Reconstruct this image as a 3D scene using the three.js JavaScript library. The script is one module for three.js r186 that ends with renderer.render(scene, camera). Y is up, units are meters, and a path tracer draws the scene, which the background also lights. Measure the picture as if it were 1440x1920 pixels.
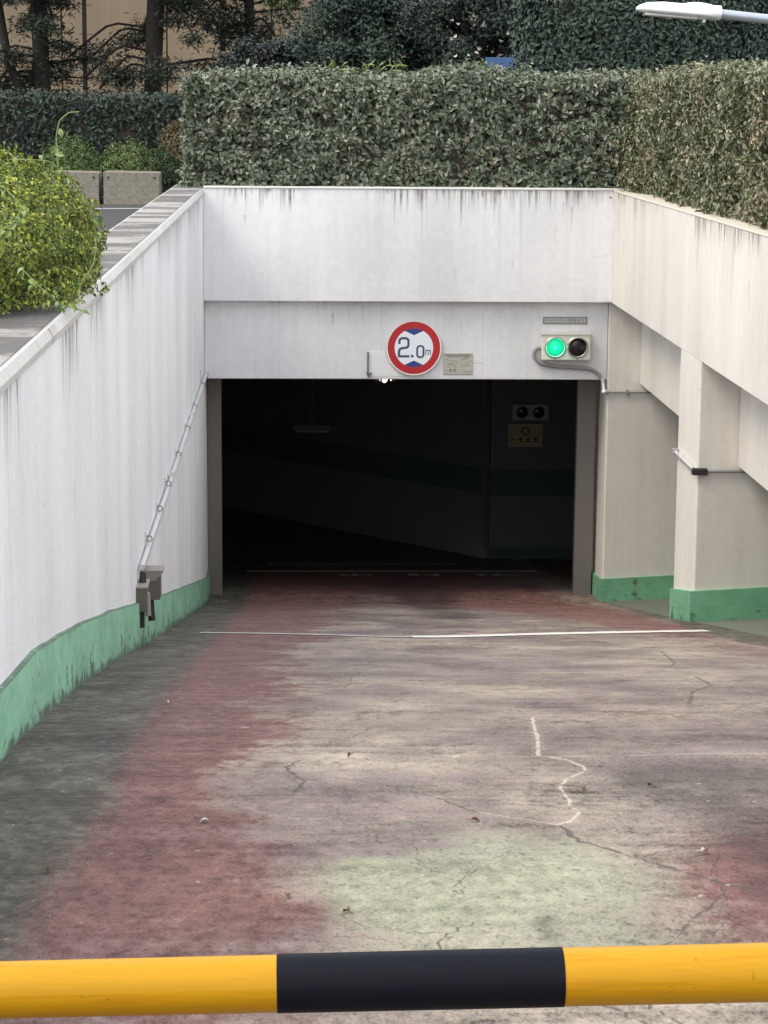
import * as THREE from 'three';
import { mergeGeometries } from 'three/addons/utils/BufferGeometryUtils.js';
import { RoundedBoxGeometry } from 'three/addons/geometries/RoundedBoxGeometry.js';

// ------------------------------------------------------------------ camera, sky, sun, exposure
const scene = new THREE.Scene();
const camera = new THREE.PerspectiveCamera(25.62, 0.75, 0.1, 400);
camera.position.set(0, 5.57, 24.67);
camera.rotation.order = 'YXZ';
camera.rotation.set(-0.181, -0.0374, 0.0077);
const SUN = new THREE.Vector3(-0.55, 0.80, 0.25).normalize();
{
  const W = 256, H = 128, d = new Float32Array(W * H * 4);
  for (let j = 0; j < H; j++) for (let i = 0; i < W; i++) {
    const th = ((j + .5) / H - .5) * Math.PI, ph = ((i + .5) / W - .5) * 2 * Math.PI;
    const v = new THREE.Vector3(Math.cos(th) * Math.cos(ph), Math.sin(th), Math.cos(th) * Math.sin(ph));
    const up = Math.max(0, v.y), c = Math.max(0, v.dot(SUN));
    const g = .28 * Math.pow(c, 5);
    const k = (j * W + i) * 4, below = v.y < 0 ? .35 : 1;
    d[k] = (.765 + .03 * up + g * 1.25) * below; d[k + 1] = (.785 + .06 * up + g * 1.08) * below; d[k + 2] = (.815 + .14 * up + g * .8) * below; d[k + 3] = 1;
  }
  const t = new THREE.DataTexture(d, W, H, THREE.RGBAFormat, THREE.FloatType);
  t.mapping = THREE.EquirectangularReflectionMapping; t.magFilter = THREE.LinearFilter; t.minFilter = THREE.LinearFilter; t.needsUpdate = true;
  scene.background = t; scene.environment = t;
}
const sun = new THREE.DirectionalLight(new THREE.Color(1, .90, .72), 1.0);
sun.position.copy(SUN).multiplyScalar(60).add(new THREE.Vector3(1, 3, 5)); sun.target.position.set(1, 3, 5);
sun.shadow.radius = 45; sun.castShadow = true; sun.shadow.mapSize.set(2048, 2048);
Object.assign(sun.shadow.camera, { left: -45, right: 45, top: 45, bottom: -45, near: 1, far: 140 });
scene.add(sun, sun.target);
const renderer = new THREE.WebGLRenderer({ antialias: true });
renderer.toneMapping = THREE.LinearToneMapping;
renderer.toneMappingExposure = 2.08;
renderer.shadowMap.enabled = true;

// ------------------------------------------------------------------ helpers
let rs = 12345;
const rnd = () => { rs = (rs + 0x6d2b79f5) | 0; let t = Math.imul(rs ^ (rs >>> 15), 1 | rs); t = (t + Math.imul(t ^ (t >>> 7), 61 | t)) ^ t; return ((t ^ (t >>> 14)) >>> 0) / 4294967296; };
const R = (a, b) => a + (b - a) * rnd();
const gauss = () => (rnd() + rnd() + rnd() - 1.5) / .87;
const clamp = (x, a = 0, b = 1) => Math.min(b, Math.max(a, x));
const sstep = (a, b, x) => { const t = clamp((x - a) / (b - a)); return t * t * (3 - 2 * t); };
const mix = (a, b, t) => a + (b - a) * t;
const NT = new Float32Array(65536); for (let i = 0; i < 65536; i++) NT[i] = rnd();
function vn(x, y) {
  const xi = Math.floor(x), yi = Math.floor(y); let fx = x - xi, fy = y - yi; fx = fx * fx * (3 - 2 * fx); fy = fy * fy * (3 - 2 * fy);
  const a = (yi & 255) << 8, b = ((yi + 1) & 255) << 8, c = xi & 255, e = (xi + 1) & 255;
  const p = NT[a | c] + (NT[a | e] - NT[a | c]) * fx, q = NT[b | c] + (NT[b | e] - NT[b | c]) * fx; return p + (q - p) * fy;
}
function fbm(x, y, o = 4) { let s = 0, a = .5, n = 0; for (let i = 0; i < o; i++) { s += a * vn(x, y); n += a; a *= .5; x = x * 2.03 + 17.3; y = y * 2.03 + 5.7; } return s / n; }
const L = (r, g, b) => new THREE.Color().setRGB(r, g, b);
const toS = (v) => 255 * (v <= .0031308 ? v * 12.92 : 1.055 * Math.pow(v, 1 / 2.4) - .055);
const LUT = new Uint8Array(4097); for (let i = 0; i <= 4096; i++) LUT[i] = Math.round(toS(i / 4096));
const S8 = (v) => LUT[(clamp(v) * 4096) | 0];
function dataTex(w, h, fill, srgb = true) {
  const d = new Uint8Array(w * h * 4); fill(d);
  const t = new THREE.DataTexture(d, w, h); t.magFilter = THREE.LinearFilter; t.minFilter = THREE.LinearMipmapLinearFilter; t.generateMipmaps = true;
  t.wrapS = t.wrapT = THREE.RepeatWrapping; if (srgb) t.colorSpace = THREE.SRGBColorSpace; t.anisotropy = 8; t.needsUpdate = true; return t;
}
function std(color, o = {}) { return new THREE.MeshStandardMaterial({ color, roughness: .85, metalness: 0, ...o }); }
const counts = {};
function numbered(n) { const k = counts[n] = (counts[n] ?? -1) + 1; return k ? n + '_' + String(k).padStart(3, '0') : n; }
function thing(name, label, category, pos = [0, 0, 0], turn = 0, group) {
  const o = new THREE.Group(); o.name = numbered(name); o.position.set(...pos); o.rotation.y = turn; scene.add(o);
  o.userData = { label, category }; if (group) o.userData.group = group; return o;
}
function tag(o, label, category, group) { o.name = numbered(o.name); o.userData = { label, category }; if (group) o.userData.group = group; return o; }
function part(name, geo, mat, parent, pos, label) {
  const m = new THREE.Mesh(geo, mat); m.name = name; m.castShadow = m.receiveShadow = true; if (pos) m.position.set(...pos); if (label) m.userData.label = label; (parent || scene).add(m); return m;
}
function struct(name, geo, mat, parent) { const m = part(name, geo, mat, parent); if (!parent) { m.name = numbered(name); m.userData.kind = 'structure'; } return m; }
function box(x0, x1, y0, y1, z0, z1) { const g = new THREE.BoxGeometry(x1 - x0, y1 - y0, z1 - z0); g.translate((x0 + x1) / 2, (y0 + y1) / 2, (z0 + z1) / 2); return metric(g); }
function rbox(x0, x1, y0, y1, z0, z1, r = .006, s = 2) { const g = new RoundedBoxGeometry(x1 - x0, y1 - y0, z1 - z0, s, r); g.translate((x0 + x1) / 2, (y0 + y1) / 2, (z0 + z1) / 2); return metric(g); }
// uv in metres from the dominant axis of each normal
function metric(g) {
  if (g.index) g = g.toNonIndexed();
  const p = g.attributes.position, uv = new Float32Array(p.count * 2), a = new THREE.Vector3(), b = new THREE.Vector3(), c = new THREE.Vector3();
  for (let i = 0; i < p.count; i += 3) {
    a.fromBufferAttribute(p, i); b.fromBufferAttribute(p, i + 1); c.fromBufferAttribute(p, i + 2);
    const n = b.clone().sub(a).cross(c.clone().sub(a)); const ax = Math.abs(n.x), ay = Math.abs(n.y), az = Math.abs(n.z);
    [a, b, c].forEach((v, k) => { const q = (i + k) * 2; if (ax >= ay && ax >= az) { uv[q] = v.z; uv[q + 1] = v.y; } else if (az >= ay) { uv[q] = v.x; uv[q + 1] = v.y; } else { uv[q] = v.x; uv[q + 1] = v.z; } });
  }
  g.setAttribute('uv', new THREE.BufferAttribute(uv, 2)); return g;
}
function fitTex(t, x0, w, y0, h) { t.repeat.set(1 / w, 1 / h); t.offset.set(-x0 / w, -y0 / h); return t; }
function tube(pts, r, seg = 24, rad = 10) { return new THREE.TubeGeometry(new THREE.CatmullRomCurve3(pts.map((p) => new THREE.Vector3(...p)), false, 'catmullrom', .2), seg, r, rad); }
function bar(a, b, r0, r1 = r0, rad = 10) {
  const A = new THREE.Vector3(...a), B = new THREE.Vector3(...b), d = B.clone().sub(A); const g = new THREE.CylinderGeometry(r1, r0, d.length(), rad);
  g.applyQuaternion(new THREE.Quaternion().setFromUnitVectors(new THREE.Vector3(0, 1, 0), d.normalize())); g.translate((A.x + B.x) / 2, (A.y + B.y) / 2, (A.z + B.z) / 2); return g;
}

// ------------------------------------------------------------------ ramp profile
const PZ = [-16, -9.3, -.55, .1, 8.73, 12.34, 14.14, 15.3, 16.2, 17, 18.5, 21, 60], PY = [-1.4, -1.4, 0, .03, 1.726, 2.46, 2.807, 3.015, 3.165, 3.3, 3.43, 3.52, 3.52];
function floorY(z) { let i = 0; while (i < PZ.length - 2 && z > PZ[i + 1]) i++; return mix(PY[i], PY[i + 1], (z - PZ[i]) / (PZ[i + 1] - PZ[i])); }
const XL = -1.0625, XR = 3.39, YT = 4.62, YB = 3.41, YL = 2.54, GY = 3.49;

// ------------------------------------------------------------------ ramp floor: worn red and green paint over concrete
const cracks = [
  // [dark(0)/pale(1), width mm, points x,z]
  [1, 15, [[.94, 15.84], [.91, 16.2], [.89, 16.5], [.86, 16.8], [.84, 17.01]]],
  [1, 12, [[.86, 17.03], [.93, 17.09], [.97, 17.22], [.975, 17.3], [.89, 17.43], [.85, 17.58], [.86, 17.76], [.85, 17.84], [.875, 17.93], [.83, 18.05], [.79, 18.09]]],
  [1, 6, [[.45, 17.75], [.56, 17.93], [.67, 18.01], [.79, 18.1]]],
  [0, 7, [[.36, 17.62], [.45, 17.74], [.53, 17.89], [.56, 17.93]]],
  [0, 12, [[.79, 18.1], [.83, 18.3], [.98, 18.5], [1.09, 18.64], [1.19, 18.76], [1.28, 18.83], [1.6, 19.0]]],
  [0, 6, [[1.19, 18.76], [1.1, 18.95], [1.03, 19.06], [.97, 19.2], [.92, 19.27], [.86, 19.5], [.82, 19.7]]],
  [0, 9, [[-.01, 17.09], [-.045, 17.22], [-.04, 17.29], [.015, 17.46], [-.02, 17.63]]],
  [0, 14, [[2.22, 11.24], [2.14, 12.0], [2.06, 12.7], [1.96, 13.03]]],
  [0, 14, [[1.98, 13.8], [1.95, 14.36], [1.8, 14.7], [1.75, 14.94], [1.68, 15.3]]],
  [0, 5, [[.25, 13.7], [.24, 14.1], [.2, 14.5]]],
  [0, 6, [[.68, 19.66], [.75, 19.71], [.77, 19.76], [.8, 19.79], [.86, 19.9]]],
  [0, 5, [[.82, 19.66], [.85, 19.74], [.9, 19.82]]],
  [0, 8, [[.28, 15.36], [.4, 15.42], [.53, 15.38], [.66, 15.44], [.81, 15.5]]],
  [0, 5, [[.1, 17.4], [.2, 17.45], [.3, 17.55], [.4, 17.58]]],
  [1, 7, [[-.25, 16.94], [-.1, 16.9], [.07, 16.82], [.3, 16.86]]],
  [1, 6, [[.5, 17.0], [.63, 17.02], [.84, 17.03], [1.01, 17.04]]],
  [1, 8, [[1.15, 17.02], [1.35, 16.98], [1.67, 16.97]]],
  [1, 4, [[.4, 17.71], [.65, 17.72]]],
  [0, 5, [[.85, 17.72], [1.1, 17.715], [1.5, 17.72]]],
  [0, 6, [[-1.06, 17.71], [-.45, 17.71], [-.11, 17.67], [.2, 17.7]]],
  [0, 4, [[-.7, 15.43], [-.2, 15.46], [.2, 15.5]]],
  [0, 5, [[-.55, 16.97], [-.44, 17.0], [-.25, 16.96]]],
  [0, 4, [[.02, 18.2], [.1, 18.21], [.18, 18.19]]],
  [0, 5, [[1.0, 11.2], [1.3, 11.7], [1.5, 11.8]]],
  [1, 5, [[.85, 13.0], [1.6, 13.05], [2.1, 12.95]]],
  [0, 6, [[-.3, 12.2], [.3, 12.25], [.9, 12.2]]],
];
{ // fine branching hairlines over the middle and right of the lane
  const walk = (x, z, a, n, mm, depth) => { const p = [[x, z]]; for (let i = 0; i < n; i++) { a += gauss() * .45; x += Math.cos(a) * .05; z += Math.sin(a) * .07; p.push([x, z]); if (depth && rnd() < .16) walk(x, z, a + (rnd() < .5 ? -1 : 1) * R(.5, 1.1), 3 + (rnd() * 6 | 0), mm * .75, depth - 1); } cracks.push([rnd() < .08 ? 1 : 0, mm, p]); };
  for (let i = 0; i < 22; i++) walk(R(-.1, 2.0), R(12.5, 19.6), R(0, 6.28), 5 + (rnd() * 10 | 0), R(2.5, 4.5), 1);
}
function bell(x, z, cx, cz, rx, rz) { const a = (x - cx) / rx, b = (z - cz) / rz, q = a * a + b * b; return q > 9 ? 0 : Math.exp(-q); }
// [cx, cz, rx, rz, weight]
const redB = [[-.5, 18.9, .36, .8, .75], [-.1, 19.0, .3, .4, .35], [-.45, 17.2, .35, .9, .5], [-.4, 15.8, .32, 1.2, .45], [-.4, 13.5, .4, 1.6, .5], [-.3, 11, .5, 2, .5], [-.3, 8, .45, 2.5, .65], [-.25, 4, .5, 3, .9], [-.1, 0, .6, 3, .9],
  [1.45, 18.4, .45, .7, .85], [1.2, 18.95, .4, .6, .6], [1.35, 15.8, .5, .5, .6], [2.9, 11.5, .5, 2, .8], [2.9, 7.2, .4, 2, 1], [2.7, 3.5, .6, 2.5, 1], [2.2, 0, .8, 2.5, .9], [1.5, 8, .7, .8, .5], [1.0, -3, 1.6, 3, 1], [1.2, 14.9, .25, .5, .5]];
const greenB = [[.22, 18.75, .24, .4, .8], [.45, 18.85, .36, .5, .9], [.72, 18.6, .28, .45, .75], [.95, 18.9, .25, .4, .35], [.6, 18.2, .35, .4, .3], [.15, 19.5, .4, .3, .55], [.75, 19.4, .25, .3, .6], [.5, 6, .8, 2, .35], [1.6, 2.5, .7, 1.5, .3], [.3, 2.5, .5, 2, .45], [2.2, 9.5, .6, 1.2, .3]];
const darkB = [[1.35, 1.2, .35, 3, .8], [1.4, 4.6, .5, 1.4, .7], [1.05, 7.8, .6, 1, .7], [1.5, 14.6, .35, .4, .55], [1.35, 17.5, .35, .45, .75], [1.05, 17.35, .2, .4, .45], [.35, 17.55, .35, .35, .45], [.45, 18.35, .4, .2, .5], [.67, 19.1, .08, .16, .85], [1.42, 18.5, .40, .7, .95], [-.15, 18.2, .2, .22, .45], [.5, 15.4, .35, .1, .5], [1.9, 16.8, .5, 1.0, .5], [-.05, 19.1, .16, .3, .35], [1.0, -2, 2.2, 2.4, .7]];
function addBells(list, x, z) { let s = 0; for (const b of list) { const dz = (z - b[1]) / b[3]; if (dz > 3 || dz < -3) continue; s += b[4] * bell(x, z, b[0], b[1], b[2], b[3]); } return s; }
function floorTextures(w, h, x0, x1, z0, z1, fine) {
  // painted line work of the cracks and saw cuts
  const cv = document.createElement('canvas'); cv.width = w; cv.height = h; const c = cv.getContext('2d');
  c.fillStyle = '#000'; c.fillRect(0, 0, w, h); c.lineCap = 'round'; c.lineJoin = 'round';
  const sx = w / (x1 - x0), sz = h / (z1 - z0);
  c.save(); c.scale(sx, sz); c.translate(-x0, -z0);
  for (const [pale, mm, pts] of cracks) {
    const jx = pale ? .003 : .007, P = []; for (let i = 0; i < pts.length - 1; i++) { const [ax, az] = pts[i], [bx, bz] = pts[i + 1], n = Math.max(3, Math.ceil(Math.hypot(bx - ax, bz - az) / .035)); for (let k = 0; k < n; k++) { const t = k / n; P.push([mix(ax, bx, t) + gauss() * jx, mix(az, bz, t) + gauss() * jx * 1.3]); } } P.push(pts[pts.length - 1]);
    if (pale && mm > 10) { c.strokeStyle = 'rgba(0,255,0,.10)'; c.lineWidth = mm / 1000 * 3.2; c.beginPath(); P.forEach((q, i) => (i ? c.lineTo(...q) : c.moveTo(...q))); c.stroke(); }
    c.strokeStyle = pale ? 'rgba(0,255,0,.8)' : '#f00';
    for (let i = 0; i < P.length - 1; i++) { if (rnd() < .07) continue; c.lineWidth = mm / 1000 * (pale ? R(.7, 1.2) : R(.3, 1.6)); c.beginPath(); c.moveTo(...P[i]); c.lineTo(...P[i + 1]); c.stroke(); }
  }
  // pebbles, chips and dark specks
  for (let i = 0; i < 900; i++) { const x = R(x0, x1), z = R(z0, z1); if (rnd() < .5) c.fillStyle = 'rgba(255,0,0,.8)'; else c.fillStyle = 'rgba(0,255,0,.7)'; c.beginPath(); const q = R(.002, .007) * (rnd() < .06 ? 2 : 1); c.ellipse(x, z, q, q * R(.6, 1.8), R(0, 3), 0, 7); c.fill(); }
  c.restore();
  const m = c.getImageData(0, 0, w, h).data, bump = new Uint8Array(w * h * 4), alt = [0, 0, 0];
  const map = dataTex(w, h, (d) => {
    for (let j = 0; j < h; j++) for (let i = 0; i < w; i++) {
      const x = x0 + (i + .5) / w * (x1 - x0), z = z0 + (j + .5) / h * (z1 - z0), k = (j * w + i) * 4;
      const n1 = fbm(x * 1.7 + 3, z * 1.1, 4), n2 = fbm(x * 7 + 40, z * 5 + 9, 4), n3 = fine ? fbm(x * 34, z * 26 + 70, 3) : fbm(x * 22, z * 12 + 70, 3), n4 = fine ? vn(x * 190, z * 150) : vn(x * 90, z * 40);
      const wx = x + (n1 - .5) * .25 + (n2 - .5) * .12, wz = z + (n2 - .5) * .5;
      // concrete with a broomed finish across the slope, sandy where bare, grey-brown where worn
      const n5 = fbm(x * 2.1 + 70, z * 1.7 + 31, 4), grit = fine ? vn(x * 95 + 9, z * 80) : vn(x * 50, z * 30);
      const br = fbm(x * 1.6 + n2, z * (fine ? 15 : 8) + n1 * 3, 3), br2 = vn(x * 5 + 3, z * (fine ? 52 : 24));
      const t = .665 + .46 * (n2 - .5) + .66 * (n3 - .5) + .36 * (n4 - .5) + .3 * (n1 - .5) + .62 * (br - .5) + .16 * (br2 - .5), wornA = sstep(.34, .64, n5 * .55 + n3 * .2 + br * .25);
      let r = mix(.385, .212, wornA) * t, g = mix(.322, .163, wornA) * t, b = mix(.258, .148, wornA) * t, hgt = .5 + .5 * (n3 - .5) + .3 * (n4 - .5) + .5 * (br2 - .5);
      const wear = n2 * .30 + n3 * .36 + n4 * .10 + n1 * .10 + br * .20;
      // pale green undercoat
      const gb = addBells(greenB, wx, wz), ga = .35 * sstep(.18, .58, gb * .8 - wear * .9 + .24) + .55 * sstep(.1, 1.0, gb - wear * .45);
      if (ga > 0) { const q = .80 + .55 * (n3 - .5) + .3 * (n4 - .5) + .4 * (br - .5); r = mix(r, .33 * q, ga * .85); g = mix(g, .345 * q, ga * .85); b = mix(b, .235 * q, ga * .85); }
      // red top coat, worn thin toward the wheel tracks
      const eL = -.60 - .12 * sstep(17.5, 19.5, z) + (n2 - .5) * .07 + (n3 - .5) * .03;
      const lane = sstep(.62, -.72, x + (n1 - .5) * .9 + (n2 - .5) * .5) * (z < 20 ? 1 : .3) + .40 * sstep(12, 4, z) + .22, rb = addBells(redB, wx, wz) * .8 + lane * .62;
      const ra = (.34 * sstep(.24, .56, rb * .8 - wear * .85 + .24) + .66 * sstep(.12, 1.0, rb - wear * .35)) * (1 - ga * .75);
      if (ra > 0) { const q = .82 + .7 * (n3 - .5) + .5 * (n2 - .5) + .42 * (n4 - .5) + .4 * (br - .5), aa = Math.min(.9, ra * (.62 + .7 * sstep(.66, .34, n5 * .4 + n3 * .3 + br * .3))); r = mix(r, .185 * q, aa); g = mix(g, .077 * q, aa); b = mix(b, .067 * q, aa); hgt += .12 * ra; }
      // tyre and oil grime
      const da = sstep(.22, .85, addBells(darkB, wx, wz) - n2 * .45 + .10 + (n3 - .5) * .55 + (grit - .5) * .15);
      if (da > 0) { const q = 1 - .58 * da; r *= q; g *= q * .98; b *= q * 1.03; }
      const sp = sstep(.78, .93, grit) * .38; r *= 1 - sp; g *= 1 - sp; b *= 1 - sp;
      // green border bands
      const eR = mix(3.42, 2.98, sstep(-1, 12, z)) + (n2 - .5) * .12;
      const sa = Math.max(sstep(eL + .09, eL - .09, x + (n4 - .5) * .05), sstep(eR - .04, eR + .04, x));
      if (sa > 0) { const q = .70 + .7 * (n2 - .5) + .7 * (n3 - .5) + .5 * (br - .5) + .5 * (n5 - .5) + .3 * (n4 - .5), o = sstep(.5, .7, n2 * .5 + n3 * .5) * .3; r = mix(r, .100 * q + .10 * o, sa * .93); g = mix(g, .094 * q + .09 * o, sa * .93); b = mix(b, .072 * q + .07 * o, sa * .93); }
      // cracks
      const cd = m[k] / 255, cp = m[k + 1] / 255;
      if (cd > 0) { r = mix(r, .06, cd * .8); g = mix(g, .052, cd * .8); b = mix(b, .045, cd * .8); hgt -= .5 * cd; }
      if (cp > 0) { const q = cp * .75; r = mix(r, .50, q); g = mix(g, .44, q); b = mix(b, .35, q); hgt -= .15 * cp; }
      d[k] = S8(r); d[k + 1] = S8(g); d[k + 2] = S8(b); d[k + 3] = 255;
      const hb = clamp(hgt) * 255; bump[k] = bump[k + 1] = bump[k + 2] = hb; bump[k + 3] = 255;
    }
  });
  return [map, dataTex(w, h, (d) => d.set(bump), false)];
}
function rampSheet(x0, x1, z0, z1, lift = 0, cross = 0, nx = 2) {
  const zs = [z0]; for (let z = Math.ceil(z0 * 4) / 4; z < z1; z += .25) if (z > z0 + .01) zs.push(z); zs.push(z1);
  const pos = [], uv = [], idx = [];
  zs.forEach((z, j) => { for (let i = 0; i <= nx; i++) { const x = mix(x0, x1, i / nx); let y = 0; for (const o of [-.35, 0, .35]) y += floorY(z + o) / 3; pos.push(x, y + lift + cross * (x - x0), z); uv.push(i / nx, (z - z0) / (z1 - z0)); } });
  const n = nx + 1; for (let j = 0; j < zs.length - 1; j++) for (let i = 0; i < nx; i++) { const a = j * n + i; idx.push(a, a + n, a + 1, a + 1, a + n, a + n + 1); }
  const g = new THREE.BufferGeometry(); g.setAttribute('position', new THREE.Float32BufferAttribute(pos, 3)); g.setAttribute('uv', new THREE.Float32BufferAttribute(uv, 2)); g.setIndex(idx); g.computeVertexNormals(); return g;
}
{
  const [m1, b1] = floorTextures(2048, 2048, -1.1, 3.42, 11, 21, true);
  struct('ramp', rampSheet(-1.1, 3.42, 11, 21), std(0xffffff, { map: m1, bumpMap: b1, bumpScale: .007, roughness: .86 }));
  const [m2, b2] = floorTextures(1024, 2048, -1.1, 3.42, -9.3, 11, false);
  const far = struct('ramp', rampSheet(-1.1, 3.42, -9.3, 11), std(0xffffff, { map: m2, bumpMap: b2, bumpScale: .007, roughness: .86 }));
  const pc = std(0xffffff, { map: m1, roughness: .86 }); struct('ramp', rampSheet(-1.1, 3.42, 21, 34), pc);
  // painted lines, worn
  const wp = [[-.93, 7.95], [-.46, 8.08], [.14, 8.38], [.6, 8.72], [1.03, 8.76], [1.73, 8.34], [2.5, 7.98], [3.18, 7.72]];
  const cr = new THREE.CatmullRomCurve3(wp.map(([x, z]) => new THREE.Vector3(x, 0, z)));
  const paint = std(L(.66, .64, .58), { roughness: .7 }), oldPaint = std(L(.42, .41, .37), { roughness: .8 });
  function strip(from, to, wid, wob = .02) {
    const pos = [], idx = []; const N = 60; let k = 0;
    for (let i = 0; i <= N; i++) { const p = cr.getPoint(mix(from, to, i / N)), h = wid / 2 * (1 + (fbm(i * .9, 3) - .5) * .5); for (const s of [-1, 1]) { const z = p.z + s * h; pos.push(p.x, rampY(z) + .005, z); } if (i < N) { idx.push(k, k + 1, k + 2, k + 2, k + 1, k + 3); } k += 2; }
    const g = new THREE.BufferGeometry(); g.setAttribute('position', new THREE.Float32BufferAttribute(pos, 3)); g.setIndex(idx); g.computeVertexNormals(); return g;
  }
  function rampY(z) { let y = 0; for (const o of [-.35, 0, .35]) y += floorY(z + o) / 3; return y; }
  part('white_line', strip(.05, .50, .18), oldPaint, far); part('white_line', strip(.50, .995, .32), paint, far);
  function flatStrip(x0, x1, z0, z1) { return rampSheet(x0, x1, z0, z1, .005); }
  part('white_line', flatStrip(-.75, 3.25, -5.85, -5.45), paint, far); part('white_line', flatStrip(-.5, 2.3, -8.2, -7.6), oldPaint, far);
  // stop lettering on the floor inside the door, read as three worn blocks of strokes
  const strokes = [[.50, .95, -4.75, -4.62], [.68, .76, -4.95, -4.45], [.52, .60, -4.62, -4.45], [.86, .94, -4.75, -4.45], [1.42, 1.58, -4.95, -4.55], [1.62, 1.86, -4.7, -4.58], [1.76, 1.84, -4.95, -4.45], [2.30, 2.8, -4.9, -4.78], [2.36, 2.46, -4.78, -4.5], [2.56, 2.66, -4.95, -4.5], [2.66, 2.92, -4.58, -4.48]];
  part('floor_lettering', mergeGeometries(strokes.map((s) => flatStrip(...s))), paint, far);
}

// ------------------------------------------------------------------ ground
{
  const asp = dataTex(512, 512, (d) => { for (let j = 0; j < 512; j++) for (let i = 0; i < 512; i++) { const k = (j * 512 + i) * 4, n = .75 + .5 * (vn(i * .9, j * .9) - .5) + .45 * (fbm(i / 50, j / 50, 3) - .5), v = .062 * n; d[k] = S8(v); d[k + 1] = S8(v * 1.0); d[k + 2] = S8(v * 1.05); d[k + 3] = 255; } });
  asp.repeat.set(.5, .5);
  const s = new THREE.Shape(); s.moveTo(-150, -150); s.lineTo(150, -150); s.lineTo(150, 150); s.lineTo(-150, 150); s.closePath();
  const hole = new THREE.Path(); hole.moveTo(-1.2, .05); hole.lineTo(3.6, .05); hole.lineTo(3.6, -20.4); hole.lineTo(-1.2, -20.4); hole.closePath(); s.holes.push(hole);
  const g = new THREE.ShapeGeometry(s); g.rotateX(-Math.PI / 2); g.translate(0, GY, 0);
  struct('ground', g, std(0xffffff, { map: asp, roughness: .9 }));
}

// ------------------------------------------------------------------ wall paint: weathered off-white with drip streaks from the top
function wallTexture(w, h, wm, hm, o) {
  // canvas of streaks: red channel = dark grime, green = ochre wash
  const cv = document.createElement('canvas'); cv.width = w; cv.height = h; const c = cv.getContext('2d'); c.fillStyle = '#000'; c.fillRect(0, 0, w, h);
  const px = w / wm, py = h / hm; c.globalCompositeOperation = 'lighter';
  for (let i = 0; i < o.streaks; i++) {
    const x = rnd() * wm, len = Math.min(hm * .98, (rnd() < .12 ? R(.6, 2.4) : R(.05, .5)) * (o.len || 1)), wd = R(.005, .026) * (rnd() < .12 ? 2.5 : 1), dens = fbm(x * 1.3, o.seed, 2);
    const a = clamp(R(.15, .95) * (dens * 3 - .8)) * (len > .6 ? .34 : 1), y0 = rnd() < .96 ? 0 : R(0, hm * .4);
    const gr = c.createLinearGradient(0, y0 * py, 0, (y0 + len) * py); const col = rnd() < .78 ? [255, 0, 0] : [0, 255, 0];
    gr.addColorStop(0, `rgba(${col},${a})`); gr.addColorStop(.25, `rgba(${col},${a * .8})`); gr.addColorStop(1, `rgba(${col},0)`);
    c.fillStyle = gr; c.fillRect(x * px, y0 * py, Math.max(1, wd * px), len * py);
  }
  // formwork seams
  for (const x of o.seams || []) { c.fillStyle = `rgba(255,0,0,${R(.10, .28)})`; c.fillRect(x * px, R(0, .3) * h, Math.max(1, .008 * px), h); }
  // scuffs and chips
  for (let i = 0; i < (o.scuffs || 0); i++) { const x = rnd() * w, y = rnd() * h; c.strokeStyle = `rgba(255,0,0,${R(.2, .55)})`; c.lineWidth = R(.004, .012) * px; c.beginPath(); c.moveTo(x, y); const a = R(-.4, .4); let X = x, Y = y; for (let k = 0; k < 4; k++) { X += R(.02, .07) * px * Math.cos(a); Y += R(-.02, .02) * py; c.lineTo(X, Y); } c.stroke(); }
  const m = c.getImageData(0, 0, w, h).data, C = o.color;
  return dataTex(w, h, (d) => {
    for (let j = 0; j < h; j++) for (let i = 0; i < w; i++) {
      const x = (i + .5) / px, y = (j + .5) / py, k = (j * w + i) * 4, q = ((h - 1 - j) * w + i) * 4;
      const band = fbm(x * 2.2 + o.seed, y * .22, 4), bl = fbm(x * 1.1 + 9, y * 1.1 + o.seed, 4), f = fbm(x * 22, y * 22 + o.seed, 3), fs = vn(x * 26 + o.seed, y * 1.1);
      const t = 1 + (band - .5) * .22 + (bl - .5) * .16 + (f - .5) * .10 + (fs - .5) * .05 * (o.line || 1);
      let g = m[q] / 255 * (.65 + .7 * f), e = m[q + 1] / 255 * (.6 + .8 * bl);
      g = clamp(g * o.dirt); e = clamp(e * o.dirt * .8);
      let r = C[0] * t, gg = C[1] * t, b = C[2] * t;
      r = mix(r, .16, g); gg = mix(gg, .145, g); b = mix(b, .125, g); r = mix(r, .52, e * .7); gg = mix(gg, .46, e * .7); b = mix(b, .36, e * .7);
      d[k] = S8(r); d[k + 1] = S8(gg); d[k + 2] = S8(b); d[k + 3] = 255;
    }
  });
}
const plaster = dataTex(512, 512, (d) => { for (let j = 0; j < 512; j++) for (let i = 0; i < 512; i++) { const k = (j * 512 + i) * 4, v = 255 * clamp(.5 + .55 * (vn(i * .35, j * .35) - .5) + .5 * (fbm(i / 16 % 32, j / 16 % 32, 3) - .5)); d[k] = d[k + 1] = d[k + 2] = v; d[k + 3] = 255; } }, false);
function wallMat(tex, x0, w, y0, h, rough = .8) { fitTex(tex, x0, w, y0, h); const b = plaster.clone(); b.repeat.set(.8, .8); b.needsUpdate = true; return std(0xffffff, { map: tex, bumpMap: b, bumpScale: .0016, roughness: rough }); }
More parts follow.
